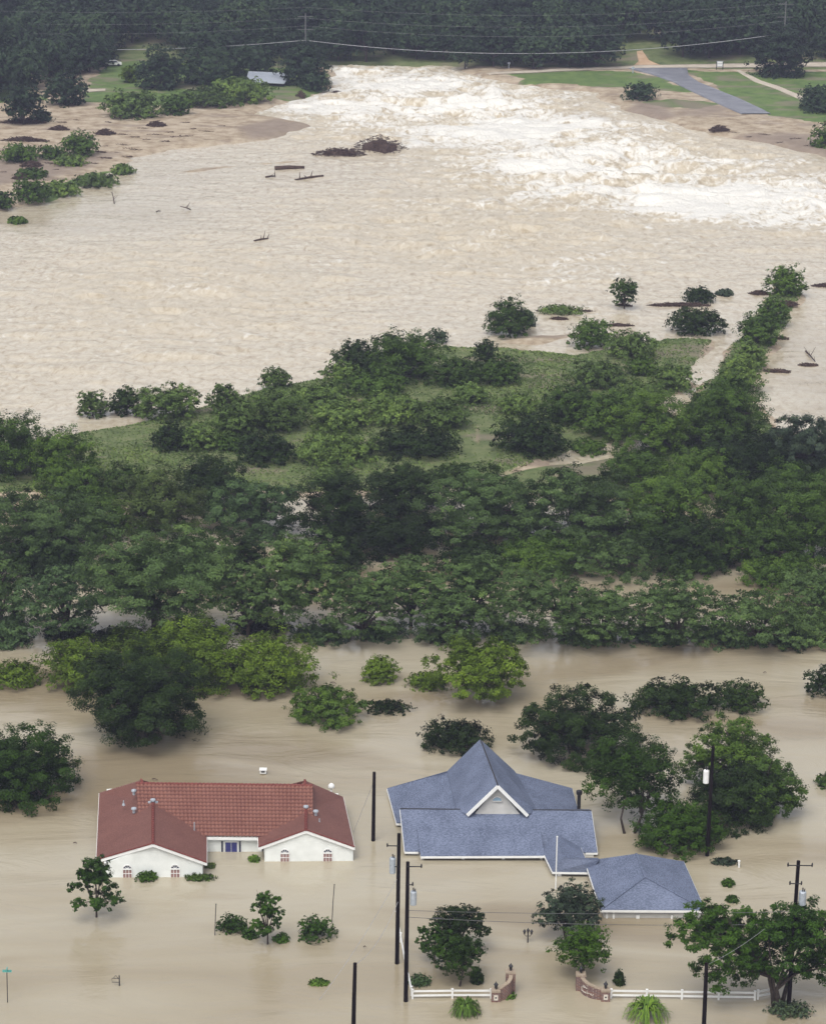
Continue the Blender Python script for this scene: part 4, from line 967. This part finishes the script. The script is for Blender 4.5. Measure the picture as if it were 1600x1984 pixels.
# --- flooded belt: rear rows first
B_ = dict(group=GB)
for kind, sty, box, lab, kw in [
 ('mid','round',(-70,800,100,945),'tall dark green tree at left edge beside the river',{}),
 ('mid','round',(55,828,190,952),'rounded green tree right of the tall left edge tree',{}),
 ('mid','round',(70,895,215,985),'lighter green crown behind the large feathery left tree',{}),
 ('mid','scrub',(180,900,320,985),'green crowns just below the left grass clearing',{}),
 ('dark','round',(325,882,492,1005),'dark green tree sticking up below the grass clearing',{}),
 ('olive','round',(212,915,402,1062),'yellowish olive crown with a bare pale limb',{}),
 ('blue','open',(392,925,585,1062),'blue green wispy tree left of the darkest crowns',{'dens':1.6}),
 ('dark','round',(565,912,745,1085),'darkest crown, right of the blue green wispy tree',{}),
 ('dark','round',(700,895,865,1010),'dark crown below the stony clearing',{}),
 ('dark','round',(640,975,860,1098),'broad dark crown behind the front row, left of centre',{}),
 ('feather','feather',(795,902,1065,1082),'large light green feathery crown at centre of the belt',{'dens':1.25}),
 ('feather','feather',(985,905,1270,1085),'largest light feathery crown with drooping right side',{'dens':1.25}),
 ('feather','feather',(1070,1020,1292,1130),'drooping feathery branches at the gap of muddy water',{}),
 ('mid','round',(945,1035,1130,1130),'darker crown between the large feathery crown and front row',{}),
 ('mid','round',(1160,865,1305,955),'green tree beside the short muddy path',{}),
 ('mid','round',(1190,915,1385,1085),'broad green crown right of the largest feathery crown',{}),
 ('dark','round',(1235,1000,1425,1130),'dark tree above the gap of muddy water',{}),
 ('mid','round',(1280,865,1440,975),'green crown below the dark river side cluster',{}),
 ('mid','round',(1360,925,1530,1080),'green tree in the rear row, right part of the belt',{}),
 ('mid','open',(1385,995,1570,1125),'lighter leafy tree right of the muddy gap',{'dens':1.5}),
 ('mid','round',(1490,935,1660,1120),'leafy tree at the right edge, rear row of the belt',{}),
 ('mid','round',(1185,758,1345,905),'dark green tree at left of the river side cluster',{}),
 ('mid','round',(1315,735,1490,900),'tall green tree at the top of the river side cluster',{}),
 ('dark','round',(1340,835,1530,965),'dark crown in the middle of the river side cluster',{}),
 ('grey','open',(1465,795,1650,950),'greyish thin crown at the right edge against the water',{'dens':1.7}),
 ('mid','round',(1420,900,1640,1010),'green crown below the greyish thin right edge crown',{}),
 ('mid','round',(120,960,262,1060),'green crown filling between the feathery left edge tree and the olive crown',{}),
 ('dark','round',(60,1050,180,1130),'dark crown above the thin feathery tree',{}),
 ('mid','round',(1270,1060,1400,1125),'green crown overhanging the far side of the muddy gap',{}),
 ('dark','round',(185,1062,330,1150),'dark crown hidden behind the biggest front row tree',{}),
 ('dark','round',(425,1035,520,1125),'dark crown filling the gap left of the straight dark trunk',{}),
 ('dark','round',(565,1045,720,1125),'dark crown right above the left of centre front tree',{}),
 ('dark','round',(840,1045,1000,1125),'dark crown above the broad domed front tree',{}),
 ('dark','round',(-20,1045,140,1135),'dark crown below the large feathery left edge tree',{}),
 ('mid','round',(1420,1075,1600,1150),'green crown filling behind the see through feathery tree',{}),
 ('feather','feather',(-55,942,218,1112),'large feathery grey green tree at the left edge',{'dens':1.2}),
 ('feather','feather',(262,1018,470,1150),'feathery crown behind the biggest front row tree',{}),
 ('feather','feather',(138,1028,452,1232),'biggest front row tree with thick dark trunk showing',{'z0':1.5,'base':(300,1222),'r':.5,'dens':1.1}),
 ('feather','feather',(468,1025,668,1218),'front row tree with straight dark trunk showing',{'z0':1.2,'base':(545,1215),'r':.3,'dens':.95}),
 ('feather','feather',(415,1090,545,1225),'feathery tree between the two dark trunk front row trees',{'z0':.8}),
 ('blue','feather',(15,1092,195,1236),'thin feathery tree with a short trunk near the left edge',{'z0':1.0,'base':(132,1235),'dens':.85}),
 ('feather','feather',(-60,1060,62,1262),'feathery tree cut by the left edge of the belt',{}),
 ('feather','feather',(615,1092,790,1238),'front row feathery tree left of centre',{'z0':.6,'dens':.95}),
 ('feather','feather',(720,1072,875,1205),'front row feathery tree with a raised rounded top',{'z0':.8}),
 ('feather','feather',(822,1066,1000,1212),'broad domed feathery tree at centre of the front row',{'z0':.8}),
 ('feather','feather',(795,1140,960,1248),'lower feathery tree in front of the broad domed one',{'z0':.3,'dens':.9}),
 ('feather','feather',(955,1098,1142,1240),'front row feathery tree with trunk, right of centre',{'z0':1.2,'base':(1090,1240),'r':.25,'dens':.95}),
 ('feather','feather',(1080,1132,1262,1248),'front row feathery tree left of the muddy gap',{'z0':.4}),
 ('feather','feather',(1225,1112,1405,1252),'front row feathery tree before the muddy gap',{'z0':.3,'dens':.95}),
 ('feather','feather',(1370,1140,1560,1252),'see through feathery tree with leaning limbs, right part',{'z0':.6,'dens':.75}),
 ('feather','feather',(1500,1092,1680,1215),'feathery tree at the right edge of the front row',{}),
 ('feather','open',(1480,1180,1660,1262),'low feathery tree at the right edge by the channel',{'dens':1.2}),
 ('dark','scrub',(150,1212,320,1262),'dark undergrowth below the thick trunk of the biggest front row tree',{'cat':'bush'}),
 ('blue','scrub',(300,1205,450,1256),'undergrowth behind the tallest bright green tree',{'cat':'bush'}),
 ('blue','scrub',(-40,1195,75,1272),'low dark bushes at the left edge of the front row',{'cat':'bush'}),
 ('dark','scrub',(75,1205,190,1250),'low dark bushes below the thin feathery tree',{'cat':'bush'}),
 ('blue','scrub',(555,1205,690,1258),'low blue green bushes at the waterline left of centre',{'cat':'bush'}),
 ('dark','scrub',(440,1190,570,1235),'dark undergrowth below the straight dark trunk',{'cat':'bush'}),
 ('blue','scrub',(672,1205,800,1250),'low bushes at the waterline under the left of centre tree',{'cat':'bush'}),
 ('blue','scrub',(790,1208,930,1254),'low bushes at the waterline behind the lone round tree',{'cat':'bush'}),
 ('blue','scrub',(920,1200,1070,1250),'low bushes at the waterline right of the lone round tree',{'cat':'bush'}),
 ('blue','scrub',(1060,1210,1215,1256),'low bushes at the waterline below the gap of muddy water',{'cat':'bush'}),
 ('blue','scrub',(1190,1205,1345,1258),'dense low bushes at the waterline right of the gap',{'cat':'bush'}),
 ('blue','scrub',(1325,1205,1480,1262),'lowest dense waterline bushes near the right',{'cat':'bush'}),
 ('blue','scrub',(1440,1210,1590,1264),'last dense waterline bushes before the right edge',{'cat':'bush'}),
 ]:
    cat = kw.pop('cat', 'tree'); T(kind, sty, box, lab, cat=cat, **kw, **B_)

# --- island
I_ = dict(group=GI)
for kind, sty, box, lab, kw in [
 ('scrub','open',(148,754,212,820),'leftmost island bush standing in the river edge',{'dens':1.5}),
 ('dark','open',(205,752,288,816),'darker thin bush second from the left of the island',{'dens':1.5}),
 ('scrub','open',(255,740,390,824),'wide willowy bush at the left tip of the island',{'dens':1.5}),
 ('dark','scrub',(288,818,385,880),'low dark bush in the left grass clearing',{}),
 ('scrub','scrub',(345,822,425,882),'green bush right of the low dark clearing bush',{}),
 ('scrub','open',(398,742,470,812),'thin topped bush on the river edge left of the long thicket',{'dens':1.4}),
 ('scrub','scrub',(405,780,505,868),'rounded bush at the left end of the long thicket',{}),
 ('scrub','scrub',(460,750,600,850),'broad green thicket bush near the river edge',{}),
 ('dark','scrub',(450,838,575,908),'dark thicket bush at the lower left of the island',{}),
 ('scrub','scrub',(570,832,735,908),'pale green spreading bush above the dark belt crowns',{}),
 ('scrub','scrub',(590,775,720,845),'mid green bush at the heart of the thicket',{}),
 ('scrub','scrub',(560,742,690,800),'low river edge bush in the thicket, mid way',{}),
 ('dark','scrub',(640,658,745,735),'dark bush at the river corner of the island',{}),
 ('mid','scrub',(700,640,865,758),'largest bush at the river corner of the island',{}),
 ('mid','scrub',(655,718,790,775),'low bush below the river corner bushes',{}),
 ('mid','scrub',(835,688,935,762),'dark green bush right of the largest corner bush',{}),
 ('mid','scrub',(915,690,1016,755),'rounded bush at the left of the upper meadow',{}),
 ('dark','round',(915,658,966,706),'small round tree at the top of the upper meadow',{'z0':.4}),
 ('scrub','scrub',(690,760,830,830),'wide bush below the corner bushes in the thicket',{}),
 ('scrub','scrub',(800,765,915,842),'green bush left of the stony clearing',{}),
 ('dark','scrub',(715,825,895,895),'long dark bush with water glints beneath it',{}),
 ('mid','scrub',(935,582,1040,666),'bushy tree at the upper shore with brush beside it',{}),
 ('grey','open',(822,636,872,672),'bare twiggy bush leaning over the river corner',{'dens':.7,'cat':'bush'}),
 ('mid','scrub',(1098,616,1196,686),'round dark bush on the upper shore',{}),
 ('scrub','scrub',(1172,640,1275,705),'looser bush right of the round upper shore bush',{}),
 ('scrub','scrub',(1098,698,1222,762),'pale low bush in the middle of the upper meadow',{}),
 ('scrub','scrub',(1258,704,1352,765),'low bush beside the flooded path',{}),
 ('mid','scrub',(1040,745,1165,835),'green bush in the right part of the meadow',{}),
 ('mid','scrub',(1110,755,1262,862),'large bush left of the river side cluster',{}),
 ('dark','dense',(955,806,1098,892),'dense dark round bush right of the stony clearing',{}),
 ('mid','open',(1182,537,1238,592),'small tree with short trunk alone in the shallows',{'z0':.7,'dens':1.5}),
 ('dark','dense',(1322,556,1385,592),'small dark bush with brush caught against it',{}),
 ('dark','dense',(1295,595,1402,658),'large dark bush at the head of the flooded path',{}),
 ('mid','dense',(1482,518,1563,582),'topmost bush of the hedge row running to the river',{}),
 ('mid','scrub',(1462,576,1532,640),'second bush from the top of the hedge row',{}),
 ('mid','scrub',(1425,605,1512,680),'third bush from the top of the hedge row',{}),
 ('scrub','scrub',(1420,655,1490,725),'light green bush midway down the hedge row',{}),
 ('scrub','scrub',(1385,690,1480,770),'light green bush fifth down the hedge row',{}),
 ('mid','scrub',(1345,735,1450,820),'lowest hedge row bush beside the river side cluster',{}),
 ('grey','open',(1005,600,1040,640),'thin twiggy growth at right of the upper shore tree',{'dens':.8,'cat':'bush'}),
 ('grey','open',(1385,560,1420,575),'tiny twiggy bush in the shallows left of the topmost hedge bush',{'dens':1,'cat':'bush'}),
 ('scrub','scrub',(1040,590,1130,612),'flat strip of green brush in the shallows',{'cat':'bush','dens':.7}),
 ('scrub','scrub',(500,712,570,760),'low scrub on the river edge above the thicket heart',{}),
 ('mid','scrub',(420,840,480,880),'small bush left of the dark lower thicket bush',{}),
 ('scrub','scrub',(870,740,950,790),'bush on the near side of the upper meadow, above the stony clearing',{}),
 ('scrub','scrub',(960,760,1050,812),'bush above the dense dark round bush',{}),
 ('mid','scrub',(1210,690,1275,735),'green bush in the upper right of the meadow',{}),
 ('scrub','scrub',(1180,740,1290,800),'pale bush beside the large bush left of the river side cluster',{}),
 ('scrub','scrub',(620,700,700,745),'river edge bush touching the dark corner bush',{}),
 ('mid','scrub',(1100,850,1180,885),'small bush on the far side of the short muddy path',{}),
 ('scrub','scrub',(830,900,930,940),'small bush beneath the stony clearing',{'cat':'bush'}),
 ('scrub','scrub',(600,905,680,940),'small bush at the lower edge of the island meadow',{'cat':'bush'}),
 ]:
    cat = kw.pop('cat', 'bush' if sty in ('scrub',) else 'tree'); T(kind, sty, box, lab, cat=cat, leaf=.34, sink=(.4 if kw.get('z0', 0) == 0 else None), **kw, **I_)

# --- far left bank and far right bank
L_ = dict(group=GL)
for kind, sty, box, lab, kw in [
 ('far','dense',(85,142,172,218),'broad tree at the near edge of the far left woods',{}),
 ('far','dense',(5,165,85,236),'dark tree nearest the left edge on the far sand bank',{'z0':.6}),
 ('far','scrub',(56,213,106,244),'small dark bush at foot of the left edge tree',{}),
 ('scrub','dense',(198,178,315,238),'large green bush on the far sand bank',{}),
 ('mid','dense',(308,184,374,230),'darker bush right of the large green sand bank bush',{}),
 ('scrub','dense',(342,168,450,214),'row of green bushes above the sand spit, left part',{}),
 ('scrub','dense',(395,150,525,208),'row of green bushes above the sand spit, right part',{}),
 ('far','dense',(540,85,640,182),'big dark tree at the left bank by the head of the rapids',{}),
 ('far','dense',(580,140,642,182),'dark lower bush between the big bank tree and the rapids',{}),
 ('mid','dense',(0,278,78,322),'dark bush patch on the far sand bank near the left edge',{}),
 ('mid','scrub',(70,280,130,318),'low bush joined to the bush patch near the left edge',{}),
 ('mid','dense',(120,256,192,310),'round bush on the far sand bank below the brush heaps',{}),
 ('mid','dense',(24,352,102,405),'dark bush at the shoreline of the far left bank',{}),
 ('mid','scrub',(-30,370,34,420),'bush cut by the left edge at the shoreline',{}),
 ('mid','scrub',(16,419,54,438),'small bush alone in the water near the left edge',{}),
 ('scrub','scrub',(80,350,160,392),'light green scrub along the far left shoreline, nearest part',{}),
 ('scrub','scrub',(215,318,262,345),'light green scrub tuft beyond the far left shoreline scrub',{}),
 ('scrub','scrub',(100,298,170,330),'low scrub under the round bush of the far sand bank',{}),
 ('mid','scrub',(30,325,95,352),'low scrub between the brush heaps of the far left shore',{}),
 ('scrub','scrub',(140,335,232,372),'light green scrub along the far left shoreline, farthest part',{}),
 ('bright','open',(232,125,270,168),'small light green tree in the far left lawn',{'dens':1.6}),
 ('far','dense',(1206,160,1276,200),'dark round bush on the far right bank sand',{}),
 ('far','dense',(1540,168,1650,226),'dark tree at the right edge above the washed out bank',{}),
 ('mid','dense',(1572,238,1650,295),'dark bush at the right edge on the washed out bank',{}),
 ('far','dense',(1452,55,1578,168),'large rounded tree behind the far road',{}),
 ('far','dense',(262,95,360,190),'dark tree at the left of the dense clump behind the green bushes',{}),
 ('far','dense',(340,90,450,180),'dark tree in the middle of the dense clump behind the green bushes',{}),
 ('far','dense',(430,85,540,160),'dark tree before the low shed roof on the far left bank',{}),
 ('far','dense',(70,80,170,160),'tall dark tree of the far left woods, above the broad edge tree',{}),
 ('far','dense',(-20,90,80,190),'tall dark tree of the far left woods, cut by the left edge',{}),
 ('far','dense',(140,70,230,140),'dark woods tree beside the small lawn',{}),
 ]:
    T(kind, sty, box, lab, cat='tree' if sty != 'scrub' else 'bush', leaf=.6, **kw, **L_)

# ------------------------------------------------------------------ rank grass and weeds of the island
def weeds():
    rng = np.random.default_rng(8); X = rng.uniform(-150, 130, 900000); Y = rng.uniform(335, 480, 900000)
    s = np.maximum(sdist(LAND['isle'], X, Y), sdist(LAND['hedge'], X, Y)); pch = fbm(X*.10, Y*.10, 4, 50); fin = fbm(X*.6, Y*.6, 2, 57)
    sandy = np.maximum.reduce([sdist(q, X, Y) for q in SANDY])
    k = (s > .3) & (rng.random(X.shape) < .25+.6*sstep(.38, .62, pch*.6+fin*.4)) & ((sandy < -1) | (rng.random(X.shape) < .10)); X = X[k]; Y = Y[k]; Z = terr(X, Y); n = len(X)
    h = (.05+.16*rng.random(n))*(.3+1.1*pch[k]); w_ = .07+.13*rng.random(n); an = rng.random(n)*np.pi
    dx, dy = np.cos(an)*w_, np.sin(an)*w_; tx, ty = rng.normal(size=n)*.15, rng.normal(size=n)*.15
    q = np.stack([np.stack([X-dx, Y-dy, Z-.05], -1), np.stack([X+dx, Y+dy, Z-.05], -1), np.stack([X+dx*.5+tx, Y+dy*.5+ty, Z+h], -1), np.stack([X-dx*.5+tx, Y-dy*.5+ty, Z+h], -1)], 1)
    me = npmesh('weeds', q.reshape(-1, 3), np.arange(n*4).reshape(-1, 4), False, [('tone', 'FACE', np.clip(.3+.7*(fbm(X*.15, Y*.15, 3, 60)-.3)+.1*rng.normal(size=n), 0, 1))])
    print('weeds', n); o = mk('grass', me, LEAF['weed']); tag(o, 'rank green grass and weeds covering the island meadow', 'grass', None, 'stuff')
weeds()

# ------------------------------------------------------------------ far woods on the hill
def far_woods():
    protos = []
    for k in range(7):
        me, lobes = crown_mesh(900+k, 6.2, 6.0, 4.4, 4.9, .7, 'round' if k % 2 else 'dense', .9, .3)
        tr = trunk_mesh(900+k, lobes, 2.0, .28, 8, 1, -1); tm = bpy.data.meshes.new('trunk'); tm.from_pydata(tr.v, [], tr.f)
        me.materials.append(LEAF['far']); tm.materials.append(M['bark']); protos.append((me, tm))
    rng = random.Random(5); pts = []; y = 710.0
    while y < 905:
        x = -215+rng.uniform(0, 8)
        while x < 215:
            pts.append((x+rng.uniform(-2.6, 2.6), y+rng.uniform(-3, 3))); x += 9.2
        y += 8.2
    # woods reaching nearer on the far left bank
    for x, y_ in [(rng.uniform(-215, -55), rng.uniform(640, 712)) for _ in range(170)]:
        px = proj((x, y_, .5)); 
        pts.append((x, y_))
    lawn = GRASS[0]; clr = [pix([(170,182),(230,112),(330,108),(420,150),(640,150),(640,230),(150,230)]), pix([(1195,150),(1215,92),(1262,92),(1320,150)])]
    vis = []; rest = []; used = []
    for x, y_ in pts:
        z = tz(x, y_)
        px, py, s = proj((x, y_, z))
        if z < -.2 or any(sdist(c, np.array([x]), np.array([y_]))[0] > -1.0 for c in clr): continue
        if y_ < 712 and (py > 205 or (px > 140 and py > 150)): continue
        if y_ < 712 and any((x-a)**2+(y_-b)**2 < 36 for a, b in used): continue
        if 1215 < px < 1800 and y_ < 722: continue
        used.append((x, y_)); sc = rng.uniform(.72, 1.28)
        (vis if (-45 < px < 1645 and py-10*s < 1000 and py-8*s > -60) else rest).append((x, y_, z, sc))
    vis.sort(key=lambda q: q[1]); rest = rest+vis[290:]; vis = vis[:290]
    for i, (x, y_, z, sc) in enumerate(vis):
        me, tm = protos[rng.randrange(7)]
        o = mk('woodland_tree', None); o.location = (x, y_, z); o.rotation_euler.z = rng.random()*6.28; o.scale = (sc, sc, sc*rng.uniform(.85, 1.25))
        tag(o, 'dark hazy tree among the others in the far wooded hillside', 'tree', 'trees of the far wooded hillside')
        mk('crown', me, None, o); mk('trunk', tm, None, o)
    # what lies beyond and beside the frame: one mass
    me0 = protos[0][0]; n = len(me0.vertices); co_ = np.empty(n*3, np.float32); me0.vertices.foreach_get('co', co_); co_ = co_.reshape(-1, 4, 3)[::3]
    V = []
    for x, y_, z, sc in rest:
        a = rng.random()*6.28; c, s = math.cos(a), math.sin(a); q = co_*sc*np.array([1, 1, 1.05]); q2 = q.copy(); q2[..., 0] = q[..., 0]*c-q[..., 1]*s; q2[..., 1] = q[..., 0]*s+q[..., 1]*c
        cen = q2.mean(1, keepdims=True); q2 = cen+(q2-cen)*1.6; V.append(q2+np.array([x, y_, z]))
    if V:
        V = np.concatenate(V).reshape(-1, 3); tn = np.random.default_rng(3).random(len(V)//4)*.6+.2
        o = mk('far_woodland', npmesh('far_woodland', V, np.arange(len(V)).reshape(-1, 4), False, [('tone','FACE',tn)]), LEAF['far']); tag(o, 'dense woodland covering the hill beyond the river', 'woodland', None, 'stuff')
    print('woods', len(vis), len(rest))
far_woods()

# ------------------------------------------------------------------ driftwood and brush
def brush_mesh(seed, a, ad, h, n, heart=True):
    rnd = random.Random(seed); m_ = MB()
    for k in range(n):
        r_ = rnd.random()**.6; an = rnd.random()*6.28; x, y = math.cos(an)*r_*a, math.sin(an)*r_*ad; z = h*(1-r_**2)*rnd.uniform(.2, 1)
        L = rnd.uniform(.25, .8)*min(a, 2.2)*.7; t = rnd.random()*6.28; d = Vector((math.cos(t), math.sin(t)*.8, rnd.uniform(-.3, .45)))*L; w_ = rnd.uniform(.04, .12)*(1 if a > 1.5 else .7)
        m_.beam(Vector((x,y,z))-d*.5, Vector((x,y,z))+d*.5, w_, w_)
    if not heart: return m_
    ring = 14; vs = []                                                # a solid lumpy heart of matted brush
    for j, f in enumerate((1.0, .72, .4)):
        for i in range(ring):
            t = 2*math.pi*i/ring; q = rnd.uniform(.6, 1.2); vs.append((math.cos(t)*a*.72*f*q, math.sin(t)*ad*.72*f*q, (-.5, h*.35, h*.6)[j]*rnd.uniform(.8, 1.1)))
    vs.append((0, 0, h*.65)); fs = []
    for j in range(2):
        for i in range(ring): fs.append((j*ring+i, j*ring+(i+1) % ring, (j+1)*ring+(i+1) % ring, (j+1)*ring+i))
    for i in range(ring): fs.append((2*ring+i, 2*ring+(i+1) % ring, 3*ring))
    m_.add(vs, fs); return m_
def brush(box, label, h=None, group=None, name='brush_pile'):
    x0, y0, x1, y1 = box; b = P((x0+x1)/2, y1-(y1-y0)*.35); s = proj(b)[2]; a = (x1-x0)/2/s; hh = (y1-y0)/s; h = h or max(.25, hh*.75); ad = max(.5, min(a, hh*.9))
    b.z = max(0, tz(b.x, b.y)); o = brush_mesh(int(x0*7+y0), a, ad, h, int(90+a*60)).build(name, M['drift']); o.location = b; return tag(o, label, 'brush pile', group)
brush((676,262,792,306), 'tallest part of the dark brush island in the river', 3.4)
brush((604,280,712,310), 'low left tail of the dark brush island in the river', 1.5)
brush((572,180,594,196), 'small dark snag at the left bank by the rapids')
brush((1372,248,1414,264), 'dark brush clump on the eroded far right bank')
brush((1575,272,1640,298), 'dark brush clump at right edge below the bush')
brush((285,240,324,255), 'dark brush mound on the far sand bank, right of the bushes')
brush((185,256,225,272), 'brush heap on the far sand bank above the round bush')
brush((95,250,135,262), 'brush heap at left of the far sand bank')
brush((0,272,96,284), 'long low brush line on the far sand bank')
brush((0,236,92,250), 'dark brush line below the left edge tree')
brush((40,318,84,334), 'brush heap between bushes on the far left shore')
brush((25,343,62,358), 'brush heap above the shoreline bush at the left')
brush((1190,588,1225,596), 'brush caught round the lone small tree trunk', .5)
brush((1255,585,1380,596), 'long brush line trailing from the small dark bush', .5)
brush((1040,597,1150,606), 'long low brush strip in the shallows', .4)
brush((1160,626,1228,634), 'short dark brush strip in the shallows', .4)
brush((1062,612,1100,622), 'small brush strip near the upper shore tree', .4)
brush((1450,560,1490,574), 'brush caught left of the topmost hedge bush', .6)
brush((1500,585,1545,600), 'brush caught right of the topmost hedge bush', .6)
brush((1568,545,1640,560), 'brush line at the right edge beyond the hedge row', .5)
brush((1478,712,1530,724), 'dark brush line in the quiet water right of the hedge row', .3)
brush((1545,700,1585,712), 'drifting branch tangle near the right edge', .3)
brush((1500,650,1530,660), 'brush caught on the right side of the hedge row', .4)
brush((640,175,665,182), 'small brush clump against the left bank at the rapids', .5)
# small scraps on the sand: two shapes repeated
GD = 'small driftwood scraps on the far sand bank'; base_m = [brush_mesh(70+k, 1.5, .7, .3, 22, False).build('driftwood_scrap', M['drift']) for k in range(2)]
rs = random.Random(11)
spots = [(235,262),(262,268),(240,282),(205,285),(258,290),(190,296),(278,250),(210,240),(150,235),(120,240),(300,262),(330,258),(352,266),(375,252),(225,296),(246,302),(180,318),(205,308),(285,272),(320,276),(268,300),(110,330),(70,345),(95,318),(45,300),(8,335),(20,300),(360,240),(400,256),(430,246),(1420,258),(1450,266),(1480,262),(1510,276),(1540,270),(1560,284)]
for i, (px, py) in enumerate(spots):
    o = base_m[i % 2] if i < 2 else base_m[i % 2].copy()
    if i >= 2: C.objects.link(o)
    p = P(px, py, .5); o.location = (p.x, p.y, tz(p.x, p.y)); o.rotation_euler.z = rs.uniform(-.5, .5); _s = rs.uniform(.5, 1.3); o.scale = (_s*rs.uniform(.8, 1.6), _s, _s)
    tag(o, 'small dark scrap of driftwood lying on the washed far bank', 'driftwood', GD)
def log(a, b, r, label, branches=0, z=.15, name='driftwood_log', rise=0):
    A = P(*a, z); B = P(*b, z+rise); m_ = MB(); o0 = A.copy(); mid = A.lerp(B, .5)+Vector((0,0,.1)); m_.tube([A-o0, mid-o0, B-o0], [r, r*.9, r*.55], 8); rnd = random.Random(int(a[0]))
    for k in range(branches):
        f = rnd.uniform(.3, 1); s = (A-o0).lerp(B-o0, f); m_.tube([s, s+Vector((rnd.uniform(-1,1), rnd.uniform(-.5,.5), rnd.uniform(.5, 1.6)))], [r*.5, r*.12], 5)
    ob = m_.build(name, M['drift']); ob.location = o0; return tag(ob, label, 'log')
log((533,326),(590,324),.48,'straight dark log floating left of the brush island', z=.3)
log((626,341),(572,348),.28,'dark root ended branch floating below the brush island', 3)
log((222,394),(218,372),.10,'bare forked snag rising from the water near the left bank', 4, rise=1.2)
log((370,406),(350,400),.12,'small bare branch floating left of mid river', 2, rise=.5)
log((493,467),(520,462),.22,'dark stump floating alone in mid river', 3)
log((515,343),(534,341),.2,'short weed covered log below the straight dark log', 2)
log((640,722),(620,719),.15,'dark branch end at the river corner of the island')
log((1485,716),(1528,722),.2,'dark drift log right of the hedge row')
log((1560,680),(1578,700),.12,'branch standing in quiet water near the right edge', 4)
log((295,1509),(306,1511),.05,'short stick floating behind the left ridge of the red tile roof')
GF = 'floating twigs on the near flood'
for a_, b_, l_ in (((143,1633),(150,1634),'by the left side of the red roofed house'), ((704,1835),(709,1834),'left of the black transformer pole'), ((640,1322),(652,1324),'in the channel above the ragged half sunk tree'), ((1478,1303),(1484,1303),'in the open channel at far right'), ((452,1552),(460,1549),'behind'), ):
    if l_ != 'behind': log(a_, b_, .05, 'tiny floating stick '+l_)
log((303,410),(312,409),.12,'tiny drift branch left of mid river')

# ------------------------------------------------------------------ haze
hz = MB(); hz.box((0, 465, 68), (690, 1270, 146)); 
hm, hn, hb, ho = newmat('haze'); hn.nodes.remove(hb)
pv = N(hn, 'ShaderNodeVolumePrincipled', Density=HAZE_D); pv.inputs['Color'].default_value = (.66,.68,.95,1); pv.inputs['Anisotropy'].default_value = .2
hn.links.new(pv.outputs[0], ho.inputs['Volume'])
_h = hz.build('haze', hm); tag(_h, kind='stuff')
